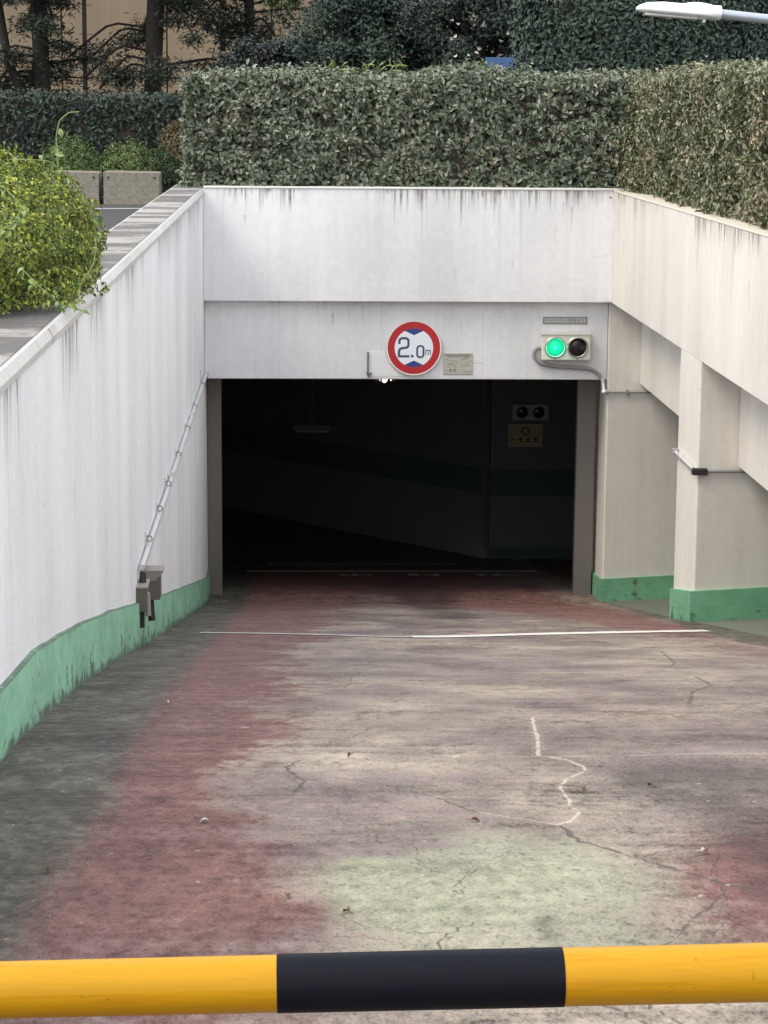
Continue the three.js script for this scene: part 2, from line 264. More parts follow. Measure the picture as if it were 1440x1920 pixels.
const greenTex = (() => dataTex(1024, 256, (d) => {
  for (let j = 0; j < 256; j++) for (let i = 0; i < 1024; i++) {
    const k = (j * 1024 + i) * 4, x = i / 64, y = j / 256; const n = fbm(x * 2.5, y * 2, 4), f = fbm(x * 16, y * 9 + 30, 3), s = fbm(x * 9, y * .6 + 7, 3);
    const t = 1.0 + .5 * (n - .5) + .3 * (f - .5) + .25 * (s - .5); let r = .27 * t, g = .55 * t, b = .37 * t;
    const pale = sstep(.52, .75, s * .6 + f * .4); r = mix(r, .36, pale * .5); g = mix(g, .52, pale * .5); b = mix(b, .36, pale * .5);
    const dirt = Math.max(sstep(.62, .8, s * .55 + f * .35 + (1 - y) * .16 + .02 ), sstep(.16, .02, y + (s - .5) * .45 + (f - .5) * .2) * .9);
    r = mix(r, .06, dirt * .85); g = mix(g, .062, dirt * .85); b = mix(b, .05, dirt * .85);
    d[k] = S8(r); d[k + 1] = S8(g); d[k + 2] = S8(b); d[k + 3] = 255;
  }
}))();
// a plinth strip of given height following the ramp along z (x plane), or along x (z plane) with a cross slope
function plinthAlongZ(xFace, thick, z0, z1, topFn) {
  const pos = [], uv = [], idx = []; const N = Math.ceil((z1 - z0) / .3); const sgn = Math.sign(thick);
  for (let i = 0; i <= N; i++) { const z = mix(z0, z1, i / N), yb = floorY(z) - .08, yt = topFn(z) + (fbm(z * 3, 1, 3) - .5) * .012; const pts = [[xFace + thick, yb, 0], [xFace + thick, yt - .006, 1], [xFace + thick * .6, yt, 1.02], [xFace - sgn * .03, yt, 1.08]]; for (const p of pts) { pos.push(p[0], p[1], z); uv.push(z / 16, p[2] === 0 ? -.25 : p[2]); } }
  for (let i = 0; i < N; i++) for (let k = 0; k < 3; k++) { const a = i * 4 + k, b = a + 4; if (sgn > 0) idx.push(a, a + 1, b, b, a + 1, b + 1); else idx.push(a, b, a + 1, b, b + 1, a + 1); }
  const g = new THREE.BufferGeometry(); g.setAttribute('position', new THREE.Float32BufferAttribute(pos, 3)); g.setAttribute('uv', new THREE.Float32BufferAttribute(uv, 2)); g.setIndex(idx); g.computeVertexNormals(); return g.toNonIndexed();
}
const darkerGreen = std(L(.60, .72, .66), { map: greenTex, roughness: .6, side: THREE.DoubleSide });  // plinth green multiplied darker for the pillar walls on the right
const greenMat = std(0xffffff, { map: greenTex, roughness: .7, side: THREE.DoubleSide });
const copingTex = dataTex(256, 2048, (d) => {
  for (let j = 0; j < 2048; j++) for (let i = 0; i < 256; i++) {
    const k = (j * 256 + i) * 4, x = i / 256 * .36, z = j / 2048 * 21; const a = fbm(z * 3.2, x * 1.3 + 3, 4), f = fbm(x * 30, z * 24, 3), b2 = fbm(z * 1.1, x * .8 + 40, 3);
    const dk = clamp(sstep(.38, .58, a * .75 + f * .25) * .7 + .32 * b2); const t = .9 + .4 * (f - .5);
    d[k] = S8(mix(.40, .085, dk) * t); d[k + 1] = S8(mix(.375, .08, dk) * t); d[k + 2] = S8(mix(.35, .078, dk) * t); d[k + 3] = 255;
  }
});

// left retaining wall
{
  const t = thing('retaining_wall', 'long white retaining wall with green plinth, under the leafy bush beside the ramp', 'wall', [XL, 0, 0]);
  const tex = wallTexture(2048, 1024, 22, 6, { streaks: 1900, seed: 3, dirt: .75, color: [.865, .868, .875], len: .8, scuffs: 8, line: .5, seams: [1.9, 3.1, 4.9, 6.1, 7.9, 8.8, 10.9, 11.4, 13.9, 14.6, 16.2, 17.4] });
  part('wall_face', box(-.3, 0, -1.5, 4.56, -.9, 20.3), wallMat(tex, -1, 22, -1.44, 6), t);
  const sh = new THREE.Shape(); sh.moveTo(-.36, 4.545); sh.lineTo(.012, 4.545); sh.lineTo(.016, 4.575); sh.lineTo(-.004, 4.612); sh.lineTo(-.016, 4.622); sh.lineTo(-.335, 4.622); sh.lineTo(-.36, 4.60); sh.closePath();
  const cg = new THREE.ExtrudeGeometry(sh, { depth: 21.2, bevelEnabled: false, steps: 1 }); cg.translate(0, 0, -.9);
  const ct = copingTex; ct.repeat.set(1 / .36, 1 / 21.2); const et = wallTexture(1024, 32, 22, .3, { streaks: 200, seed: 91, dirt: 1, color: [.62, .60, .56], len: .5 }); fitTex(et, -1, 22, 4.4, .3); const edge = std(0xffffff, { map: et, roughness: .8 });
  const cop = part('coping', metric(cg), edge, t);
  part('weathered_top', box(-.325, -.014, 4.6, 4.6245, -.88, 20.2), std(0xffffff, { map: ct, bumpMap: plaster, bumpScale: .004, roughness: .9 }), cop, null, 'grey stained top of the coping');
  const tf = (z) => z < 15.95 ? floorY(z) + .295 : mix(floorY(15.95) + .295, floorY(15.95) + .42, (z - 15.95) / 1.1);
  part('plinth', plinthAlongZ(0, .022, -.5, 20.2, (z) => Math.min(tf(z), floorY(z) + .3)), greenMat, t);
  // hairline joint with the end wall and small rust gouge
  part('gouge', box(-.004, .003, 2.63, 2.74, .9, .955), std(L(.12, .11, .1)), t);
}
// end wall over the entrance
{
  const t = thing('entrance_wall', 'white end wall with parapet and recessed lintel above the garage opening', 'wall');
  const tex = wallTexture(1024, 512, 4.8, 2.2, { streaks: 420, seed: 11, dirt: .75, color: [.735, .735, .745], len: .6, scuffs: 3 });
  const m = wallMat(tex, -1.2, 4.8, 2.42, 2.2);
  const sh = new THREE.Shape(); sh.moveTo(-.2, YB); sh.lineTo(.12, YB); sh.lineTo(.12, YT - .02); sh.lineTo(.10, YT); sh.lineTo(-.2, YT); sh.closePath();
  const g = new THREE.ExtrudeGeometry(sh, { depth: XR + .2 - XL - .003, bevelEnabled: false }); g.rotateY(Math.PI / 2); g.scale(1, 1, -1);
  const gg = new THREE.BoxGeometry(XR + .2 - XL - .003, YT - YB, .32); gg.translate((XL + .003 + XR + .2) / 2, (YT + YB) / 2, -.04);
  part('parapet', metric(gg), m, t);
  part('parapet_cap', rbox(XL + .004, XR + .2, YT - .0, YT + .022, -.21, .132, .008), std(L(.66, .65, .62), { roughness: .85 }), t);
  const tex2 = wallTexture(1024, 256, 4.8, 1.2, { streaks: 120, seed: 21, dirt: .5, color: [.735, .735, .745], len: .7, scuffs: 8 });
  part('lintel', rbox(XL + .002, XR - .012, YL, YB + .002, -.85, 0, .012), wallMat(tex2, -1.2, 4.8, 2.4, 1.2), t);
  part('patch', rbox(.735, 1.52, 2.575, 2.85, -.002, .004, .001), std(L(.76, .76, .77), { roughness: .75 }), t, null, 'lighter repainted rectangle beneath the round sign');
}
// right beam wall and the pillar walls that carry it
{
  const t = thing('beam_wall', 'cream side wall carried on pillars along the right of the ramp, under the hedge', 'wall');
  const tex = wallTexture(2048, 512, 21, 1.4, { streaks: 1500, seed: 31, dirt: .85, color: [.655, .625, .58], len: .6, scuffs: 4 });
  const m = wallMat(tex, 0, 21, YT - 1.4, 1.4);
  part('upper_beam', box(XR, XR + .26, YB, YT - .012, .123, 20.4), m, t);
  part('beam_cap', rbox(XR - .006, XR + .28, YT - .012, YT + .004, .135, 20.4, .006), std(L(.62, .57, .49), { roughness: .85 }), t);
  const tex2 = wallTexture(1024, 256, 10, 1.2, { streaks: 160, seed: 41, dirt: .5, color: [.655, .625, .58], len: 1, scuffs: 3 });
  const m2 = wallMat(tex2, 0, 10, 2.4, 1.2);
  part('lower_beam', box(3.74, 4.1, 2.51, YB + .25, .055, 4.69), m2, t); part('lower_beam', box(3.74, 4.1, 2.51, YB + .25, 5.74, 9.6), m2, t);
  part('wall_face', box(XR + .03, XR + .3, 1.0, YB - .003, 9.6, 20.3), m2, t);
}
const finTex = wallTexture(1024, 1024, 3.4, 3.8, { streaks: 90, seed: 51, dirt: .5, color: [.655, .625, .58], len: 1.2, scuffs: 26 });
function finWall(label, z0, z1, x0) {
  const t = thing('pillar_wall', label, 'pillar', [x0, 0, 0], 0, 'pillar walls under the right beam');
  const m = wallMat(finTex.clone(), -.1, 3.4, -.2, 3.8); m.map.needsUpdate = true;
  part('shaft', rbox(0, 3.1, floorY(z0) - .3, YB - .002, z0, z1, .018), m, t);
  // plinth rises to the right with the side floor
  const yb = floorY(z1), yb0 = floorY(z0); const T = .03, cr = .055;
  const P = (x, y, z) => [x, y, z];
  const h = .275, A = [P(-T, yb0 - .1, z0 - .0), P(-T, yb0 + h, z0), P(-T, yb - .1, z1 + T), P(-T, yb + h, z1 + T), P(3, yb - .1 + 3 * cr, z1 + T), P(3, yb + h + 3 * cr, z1 + T), P(0, yb0 + h, z0), P(0, yb + h, z1), P(3, yb + h + 3 * cr, z1)];
  const tri = [[0, 2, 1], [2, 3, 1], [2, 4, 3], [4, 5, 3], [1, 3, 6], [3, 7, 6], [3, 5, 7], [5, 8, 7]]; const pos = [], uv = [];
  for (const f of tri) for (const i of f) { pos.push(...A[i]); const top = [1, 3, 5, 6, 7, 8].includes(i); uv.push((A[i][0] + A[i][2]) / 16 + .3, top ? .97 : .02); }
  const g = new THREE.BufferGeometry(); g.setAttribute('position', new THREE.Float32BufferAttribute(pos, 3)); g.setAttribute('uv', new THREE.Float32BufferAttribute(uv, 2)); g.computeVertexNormals();
  part('plinth', g, darkerGreen, t);
  return t;
}
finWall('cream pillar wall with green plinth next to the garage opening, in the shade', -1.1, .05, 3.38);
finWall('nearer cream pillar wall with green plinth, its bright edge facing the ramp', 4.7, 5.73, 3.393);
struct('side_floor', rampSheet(3.4, 6.6, -1.2, 10, -.004, .055), std(L(.13, .145, .115), { roughness: .85, bumpMap: plaster, bumpScale: .004 }));

// ------------------------------------------------------------------ garage inside
{
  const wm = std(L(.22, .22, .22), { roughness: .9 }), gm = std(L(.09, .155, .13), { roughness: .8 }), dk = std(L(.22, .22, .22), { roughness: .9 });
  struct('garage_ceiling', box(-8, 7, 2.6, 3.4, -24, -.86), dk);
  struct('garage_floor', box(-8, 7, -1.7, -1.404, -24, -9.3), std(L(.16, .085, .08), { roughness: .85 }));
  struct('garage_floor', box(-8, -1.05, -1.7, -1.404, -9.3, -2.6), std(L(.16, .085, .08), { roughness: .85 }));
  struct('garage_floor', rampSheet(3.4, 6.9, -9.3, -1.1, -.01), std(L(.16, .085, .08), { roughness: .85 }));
  const right = struct('garage_wall', box(2.9, 7, -1.5, 2.6, -9.6, -9.3), wm);
  part('painted_band', box(2.905, 6.9, -.40, .015, -9.3, -9.296), gm, right); part('painted_band', box(2.905, 6.9, -1.39, -1.2, -9.3, -9.296), gm, right);
  const sg = new THREE.BoxGeometry(12, 4.1, .2); const sl = struct('garage_wall', sg, wm); const dir = new THREE.Vector3(-4.35, 0, -4.6).normalize(); sl.position.set(2.9 + dir.x * 6, .55, -9.5 + dir.z * 6); sl.rotation.y = Math.atan2(dir.x, dir.z) - Math.PI / 2; sl.rotation.y = Math.atan2(-dir.z, dir.x);
  const bg = new THREE.BoxGeometry(11.9, .41, .01); part('painted_band', bg, gm, sl, [0, -.74, -.103]); part('painted_band', bg, gm, sl, [0, -.74, .103]);
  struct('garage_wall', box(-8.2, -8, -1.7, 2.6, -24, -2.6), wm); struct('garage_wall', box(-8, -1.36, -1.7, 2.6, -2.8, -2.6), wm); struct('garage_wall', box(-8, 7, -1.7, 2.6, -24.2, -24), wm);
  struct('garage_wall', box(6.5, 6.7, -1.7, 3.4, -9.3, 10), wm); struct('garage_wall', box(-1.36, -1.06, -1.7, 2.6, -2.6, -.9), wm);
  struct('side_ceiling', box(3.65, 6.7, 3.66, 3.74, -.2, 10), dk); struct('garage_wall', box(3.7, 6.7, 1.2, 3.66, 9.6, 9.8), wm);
}

// ------------------------------------------------------------------ shutter guides
{
  const m = std(L(.20, .185, .165), { roughness: .55, metalness: .3 });
  for (const [x0, x1, lab] of [[XL + .004, -.9, 'left grey steel shutter guide rail, against the white retaining wall'], [3.13, 3.335, 'right grey steel shutter guide rail, beside the shaded pillar wall']]) {
    const t = thing('shutter_guide', lab, 'door frame', [(x0 + x1) / 2, 0, -.6], 0, 'shutter guide rails of the garage opening'); const w = (x1 - x0) / 2, s = x0 < 0 ? 1 : -1;
    part('rail', rbox(-w, w, -.06, YL + .06, -.09, .05, .006), m, t); part('slot', box(s * w - .004, s * w + .004, .02, YL, -.03, .0), std(L(.03, .03, .03)), t);
    part('foot_plate', rbox(-w - .0, w + .0, -.03, .02, .05, .062, .003), m, t);
  }
  const h = thing('roller_shutter', 'rolled-up shutter bottom bar just under the lintel', 'shutter', [1.14, 0, -.62]);
  part('bottom_bar', rbox(-2.0, 1.98, 2.47, 2.6, -.02, .02, .006), std(L(.10, .095, .09), { roughness: .5, metalness: .4 }), h);
}

// ------------------------------------------------------------------ height limit sign
{
  const t = thing('height_sign', 'round red and white 2.0 m height limit sign on the lintel', 'sign', [1.237, 2.892, 0]);
  const W = 768, cv = document.createElement('canvas'); cv.width = cv.height = W; const c = cv.getContext('2d'); c.translate(W / 2, W / 2); const r = W / 2;
  c.fillStyle = '#e9e6e2'; c.beginPath(); c.arc(0, 0, r, 0, 7); c.fill(); c.fillStyle = '#b3262c'; c.beginPath(); c.arc(0, 0, r * .955, 0, 7); c.fill();
  c.fillStyle = '#e6ebf0'; c.beginPath(); c.arc(0, 0, r * .70, 0, 7); c.fill();
  c.save(); c.beginPath(); c.arc(0, 0, r * .70, 0, 7); c.clip(); c.fillStyle = '#2c4180';
  for (const s of [-1, 1]) { c.beginPath(); c.moveTo(-r * .42, s * r * .70); c.lineTo(-r * .33, s * r * .615); c.lineTo(0, s * r * .46); c.lineTo(r * .33, s * r * .615); c.lineTo(r * .42, s * r * .70); c.lineTo(0, s * r * .9); c.closePath(); c.fill(); } c.restore();
  c.fillStyle = '#b3262c'; for (const s of [-1, 1]) { c.beginPath(); c.moveTo(-r * .36, s * r * .60); c.lineTo(-r * .62, s * r * .45); c.lineTo(-r * .4, s * r * .72); c.closePath(); }
  c.strokeStyle = '#3b5068'; c.lineWidth = r * .085; c.lineJoin = 'miter'; c.lineCap = 'butt';
  const X = (v) => v * r, p = new Path2D();
  // two
  c.beginPath(); c.moveTo(X(-.53), X(-.14)); c.lineTo(X(-.53), X(-.22)); c.quadraticCurveTo(X(-.53), X(-.35), X(-.40), X(-.35)); c.lineTo(X(-.33), X(-.35)); c.quadraticCurveTo(X(-.20), X(-.35), X(-.20), X(-.22)); c.lineTo(X(-.20), X(-.12)); c.quadraticCurveTo(X(-.20), X(.0), X(-.33), X(.0)); c.lineTo(X(-.41), X(.01)); c.quadraticCurveTo(X(-.54), X(.02), X(-.54), X(.16)); c.lineTo(X(-.54), X(.31)); c.lineTo(X(-.16), X(.31)); c.stroke();
  c.beginPath(); c.arc(X(-.06), X(.30), X(.052), 0, 7); c.fillStyle = '#3b5068'; c.fill();
  c.lineWidth = r * .07; c.beginPath(); c.roundRect(X(.12), X(-.07), X(.23), X(.41), X(.10)); c.stroke();
  c.lineWidth = r * .032; c.beginPath(); c.moveTo(X(.435), X(.26)); c.lineTo(X(.435), X(.06)); c.moveTo(X(.435), X(.085)); c.lineTo(X(.60), X(.085)); c.lineTo(X(.60), X(.26)); c.moveTo(X(.52), X(.085)); c.lineTo(X(.52), X(.26)); c.stroke();
  const tx = new THREE.CanvasTexture(cv); tx.colorSpace = THREE.SRGBColorSpace; tx.anisotropy = 8;
  const back = new THREE.CylinderGeometry(.305, .305, .008, 64); back.rotateX(Math.PI / 2); part('plate', back, std(L(.62, .6, .57), { roughness: .5 }), t, [0, 0, .028]);
  part('face', new THREE.CircleGeometry(.303, 64), new THREE.MeshPhysicalMaterial({ map: tx, roughness: .45 }), t, [0, 0, .0345]);
  for (const x of [-.12, .12]) part('mounting_bracket', box(x - .02, x + .02, -.2, .2, .002, .026), std(L(.4, .4, .4), { roughness: .4, metalness: .8 }), t);
}
// bracket left on the lintel
{
  const t = thing('angle_bracket', 'thin dark metal bracket left standing on the lintel beside the round sign', 'bracket', [.735, 2.58, 0]); const m = std(L(.20, .20, .21), { roughness: .5, metalness: .5 });
  part('upright', rbox(-.01, .008, 0, .265, .001, .022, .002), m, t); const g = new THREE.CylinderGeometry(.04, .04, .02, 3); g.rotateX(Math.PI / 2); part('foot', g, m, t, [.012, .014, .012]);
}
// faded notice
{
  const cv = document.createElement('canvas'); cv.width = 320; cv.height = 240; const c = cv.getContext('2d'); c.fillStyle = '#b3b2a6'; c.fillRect(0, 0, 320, 240);
  for (let i = 0; i < 900; i++) { c.fillStyle = `rgba(${rnd() < .5 ? '150,150,136' : '196,195,188'},${R(.05, .3)})`; c.fillRect(R(0, 320), R(0, 240), R(4, 50), R(2, 12)); }
  c.fillStyle = '#8b8c7d'; c.beginPath(); c.moveTo(10, 10); c.lineTo(310, 6); c.lineTo(296, 40); c.lineTo(180, 92); c.lineTo(240, 40); c.lineTo(60, 44); c.closePath(); c.fill();
  c.strokeStyle = '#82836f'; c.lineWidth = 7; c.beginPath(); c.moveTo(30, 70); c.lineTo(160, 96); c.moveTo(40, 120); c.lineTo(120, 108); c.moveTo(200, 150); c.lineTo(284, 146); c.moveTo(60, 170); c.lineTo(66, 130); c.lineTo(120, 126); c.lineTo(134, 170); c.moveTo(220, 222); c.lineTo(310, 206); c.stroke();
  c.fillStyle = '#55574a'; for (const [x, y] of [[58, 180], [104, 178]]) { c.fillRect(x, y + 8, 40, 7); c.fillRect(x + 16, y, 8, 34); c.fillRect(x + 4, y + 26, 32, 6); }
  const tx = new THREE.CanvasTexture(cv); tx.colorSpace = THREE.SRGBColorSpace;
  const t = thing('faded_notice', 'small faded grey notice sheet right of the round sign', 'notice', [1.725, 2.715, 0]);
  part('board', rbox(-.163, .163, -.118, .118, .001, .008, .002), std(L(.5, .5, .46)), t); part('sheet', new THREE.PlaneGeometry(.315, .226), std(0xffffff, { map: tx, roughness: .8 }), t, [0, 0, .0095]);
}
// name plate
{
  const cv = document.createElement('canvas'); cv.width = 720; cv.height = 108; const c = cv.getContext('2d'); c.fillStyle = '#a8a8a4'; c.fillRect(0, 0, 720, 108); c.strokeStyle = '#56565a'; c.lineWidth = 9; c.strokeRect(5, 5, 710, 98);
  c.strokeStyle = '#6c6c6e'; c.lineWidth = 5; c.lineCap = 'round'; const S = (x, ...ls) => ls.forEach((l) => { c.beginPath(); l.forEach(([a, b], i) => (i ? c.lineTo(x + a, 22 + b) : c.moveTo(x + a, 22 + b))); c.stroke(); });
  // katakana and kanji strokes
  S(40, [[4, 10], [16, 18]], [[2, 26], [14, 34]], [[6, 58], [30, 48], [46, 20]]);
  S(110, [[4, 34], [40, 26], [30, 44]], [[16, 20], [26, 60]]);
  S(180, [[6, 24], [10, 38]], [[20, 22], [24, 36]], [[40, 22], [34, 46], [16, 60]]);
  S(250, [[24, 6], [6, 34]], [[20, 16], [44, 16], [32, 46], [10, 62]], [[18, 30], [36, 42]]);
  S(330, [[4, 34], [50, 34]]);
  const gate = [[[4, 60], [4, 6], [22, 6], [22, 28], [4, 28]], [[4, 17], [22, 17]], [[46, 60], [46, 6], [28, 6], [28, 28], [46, 28]], [[28, 17], [46, 17]]];
  S(420, ...gate, [[14, 38], [38, 38]], [[12, 50], [40, 50]], [[20, 38], [18, 60]], [[32, 38], [32, 60]]); S(490, ...gate, [[14, 40], [38, 40]], [[28, 32], [28, 58]], [[27, 42], [14, 56]]);
  S(560, [[8, 18], [42, 18], [42, 42], [8, 42], [8, 18]], [[25, 4], [25, 62]]); S(640, [[6, 14], [30, 14]], [[6, 28], [30, 28]], [[18, 14], [18, 56]]);
  const tx = new THREE.CanvasTexture(cv); tx.colorSpace = THREE.SRGBColorSpace; tx.anisotropy = 8;
  const t = thing('name_plate', 'narrow lettered plate above the green signal lamp', 'plate', [2.9, 3.198, 0]);
  part('plate', rbox(-.242, .242, -.037, .037, .001, .012, .003), std(L(.2, .2, .2), { roughness: .5 }), t); part('lettering', new THREE.PlaneGeometry(.478, .069), std(0xffffff, { map: tx, roughness: .6 }), t, [0, 0, .0135]);
}
// signal boxes
function signalBox(label, pos, w, h, lit) {
  const t = thing('signal_box', label, 'signal light', pos, 0, 'two-lamp signal boxes'); const bm = std(L(.66, .65, .58), { roughness: .5 }), ch = std(L(.5, .48, .44), { roughness: .3, metalness: .9 }), rust = std(L(.30, .17, .08), { roughness: .8 });
  part('housing', rbox(-w / 2, w / 2, -h / 2, h / 2, .001, .12, .012, 3), bm, t); part('top_flange', rbox(-w / 2 - .008, w / 2 + .004, h / 2 - .012, h / 2 + .008, .005, .128, .003), std(L(.5, .48, .45), { roughness: .6 }), t);
  const r = h * .345;
  for (const s of [-1, 1]) {
    const x = s * w * .228; const ring = new THREE.TorusGeometry(r + .008, .011, 10, 40); part('ring', ring, ch, t, [x, 0, .124]);
    // visor: upper half tube
    const vg = new THREE.CylinderGeometry(r + .006, r + .006, .075, 28, 1, true, Math.PI * .5, Math.PI); vg.rotateX(Math.PI / 2); vg.rotateZ(Math.PI); 
    const lens = new THREE.SphereGeometry(r, 32, 12, 0, Math.PI * 2, 0, Math.PI * .5); lens.scale(1, .28, 1); lens.rotateX(Math.PI / 2);
    const on = lit && s < 0; const lm = on ? new THREE.MeshPhysicalMaterial({ color: L(.0, .30, .16), emissive: L(.0, .42, .20), emissiveIntensity: .6, roughness: .4, clearcoat: .15 }) : new THREE.MeshPhysicalMaterial({ color: L(.012, .008, .009), roughness: .25, clearcoat: .3 });
    const lp = part('lens', lens, lm, t, [x, 0, .118], on ? 'lit green lens' : 'dark unlit lens');
    const hood = new THREE.CylinderGeometry(r + .012, r + .008, .07, 36, 1, true, -Math.PI * .42, Math.PI * .84); hood.rotateX(-Math.PI / 2); hood.rotateZ(0);
    part('hood', hood, std(L(.26, .25, .23), { roughness: .5, metalness: .5, side: THREE.DoubleSide }), t, [x, 0, .158]);
    if (lit) part('rust_streak', box(x - .005, x + .004, -h / 2 + .003, -h / 2 + .038, .1195, .1215), rust, t);
    if (on) { const pl = new THREE.PointLight(L(.1, 1, .55), .02, 0, 2); pl.position.set(x, 0, .2); pl.castShadow = true; t.add(pl); }
  }
  return t;
}
signalBox('cream signal box with lit green lamp on the lintel', [2.908, 2.913, 0], .537, .287, true);
signalBox('dim unlit two-lamp signal box deep inside the dark garage', [3.487, .91, -9.29], .55, .24, false);
{
  const t = thing('warning_notice', 'yellow warning notice under the unlit signal inside the dark garage', 'notice', [3.424, .54, -9.295]);
  const cv = document.createElement('canvas'); cv.width = 300; cv.height = 200; const c = cv.getContext('2d'); c.fillStyle = '#cdc397'; c.fillRect(0, 0, 300, 200); c.strokeStyle = '#d8d5c6'; c.lineWidth = 8; c.strokeRect(4, 4, 292, 192); c.strokeStyle = '#6a4a40'; c.lineWidth = 12; c.beginPath(); c.arc(150, 58, 32, 0, 7); c.stroke(); c.fillStyle = '#3a3524';
  for (const x of [40, 105, 170, 235]) { c.fillRect(x - 18, 128, 44, 8); if (x > 50) { c.fillRect(x, 112, 8, 44); c.fillRect(x - 12, 148, 34, 7); } }
  const tx = new THREE.CanvasTexture(cv); tx.colorSpace = THREE.SRGBColorSpace; part('board', rbox(-.265, .265, -.177, .177, 0, .012, .003), std(L(.5, .45, .2)), t); part('sheet', new THREE.PlaneGeometry(.52, .344), std(0xffffff, { map: tx }), t, [0, 0, .0135]);
}
// ceiling lamp and tube lamp inside
{
  const t = thing('spot_lamp', 'small twin lamp with bright bulb hanging below the opening lintel', 'lamp', [.96, 2.47, -.95]);
  part('mount', rbox(-.05, .05, .02, .13, -.03, .03, .005), std(L(.15, .14, .13)), t);
  for (const s of [-1, 1]) { const g = new THREE.CylinderGeometry(.03, .05, .1, 16, 1, true); g.rotateZ(s * .6); g.rotateX(-.5); part('lamp_head', g, std(L(.6, .5, .4), { roughness: .3, metalness: .6, side: THREE.DoubleSide }), t, [s * .075, 0, .01]); }
  const b = new THREE.CapsuleGeometry(.028, .05, 6, 12); b.rotateZ(-.4); part('bulb', b, std(L(1, .95, .85), { emissive: L(1, .92, .78), emissiveIntensity: 1.2 }), t, [.0, -.03, .05]);
  const pl = new THREE.PointLight(L(1, .93, .85), .25, 0, 2); pl.position.set(0, -.12, -.06); pl.castShadow = true; t.add(pl);
  const f = thing('tube_lamp', 'unlit tube lamp batten in the darkness of the garage', 'lamp', [0.16, 0.79, -8.2], 0);
  part('batten', rbox(-.28, .28, 0, .06, -.05, .05, .006), std(L(.2, .19, .17)), f); const tg = new THREE.CylinderGeometry(.016, .016, .5, 10); tg.rotateZ(Math.PI / 2); part('tube', tg, std(L(.35, .34, .31), { roughness: .3 }), f, [0, -.03, .02]); part('hanger', bar([0, .06, 0], [0, 1.82, 0], .01), std(L(.2, .2, .2)), f);
}
// ------------------------------------------------------------------ conduits
const galv = std(L(.72, .72, .72), { roughness: .35, metalness: .6 }), paintGrey = std(L(.27, .27, .27), { roughness: .6 }), black = std(L(.02, .019, .018), { roughness: .6 });
{
  const t = thing('conduit_pipe', 'shiny steel conduit clamped along the white left wall', 'pipe', [XL + .03, 2.625, 0]);
  part('pipe', bar([0, 0, .35], [0, -.055, 10.3],   .0195, .0195, 14), galv, t);
  for (const z of [1.2, 2.9, 4.36, 5.9, 7.37, 8.45, 9.6]) { const g = new THREE.TorusGeometry(.0205, .0045, 6, 16); const k = part('clamp', g, std(L(.25, .24, .23), { roughness: .5, metalness: .5 }), t, [0, 0, z]); const f = part('clamp_foot', box(-.03, -.018, -.045, .045, -.012, .012), galv, k); }
  for (const z of [3.5, 6.9]) part('coupling', bar([0, 0, z - .05], [0, 0, z + .05], .02, .02, 14), galv, t);
  part('end_elbow', tube([[0, 0, .4], [0, .01, .2], [.0, -.02, .06], [-.01, -.08, -.02]], .0165), galv, t);
}
{
  const t = thing('sensor_box', 'grey metal sensor box with two dark hoses on the left wall', 'sensor box', [XL, 2.385, 10.3]);
  const gm = std(L(.155, .14, .12), { roughness: .6, metalness: .2 }), lt = std(L(.30, .27, .23), { roughness: .55, metalness: .2 });
  part('housing', rbox(-.002, .068, -.075, .085, -.08, .16, .004), gm, t); part('lid', rbox(-.002, .076, .078, .092, -.09, .168, .003), lt, t);
  part('second_housing', rbox(.0, .13, -.085, .06, -.40, -.24, .004), gm, t);
  const hs = new THREE.Shape(); hs.moveTo(0, .0); hs.lineTo(.10, 0); hs.lineTo(.15, .055); hs.lineTo(.15, .07); hs.lineTo(0, .07); hs.closePath(); const hg = new THREE.ExtrudeGeometry(hs, { depth: .17, bevelEnabled: false }); part('hood', hg, lt, t, [.0, .045, -.405]);
  part('gland', bar([.035, .09, .02], [.035, .155, .0], .024, .02, 14), black, t);
  part('hose', tube([[.026, -.07, .1], [.028, -.11, .1], [.026, -.15, .1], [.028, -.19, .1]], .0225, 20, 12), black, t); part('hose', tube([[.06, -.07, -.3], [.062, -.12, -.3], [.066, -.18, -.29], [.072, -.235, -.28]], .024, 20, 12), black, t);
  part('clear_tube', bar([.075, -.11, .1], [.07, .04, .1], .018, .018, 12), std(L(.42, .4, .36), { roughness: .4, metalness: .4 }), t); part('wire', bar([.008, -.2, .15], [.008, -.07, .15], .004, .004, 6), std(L(.35, .28, .2)), t);
}
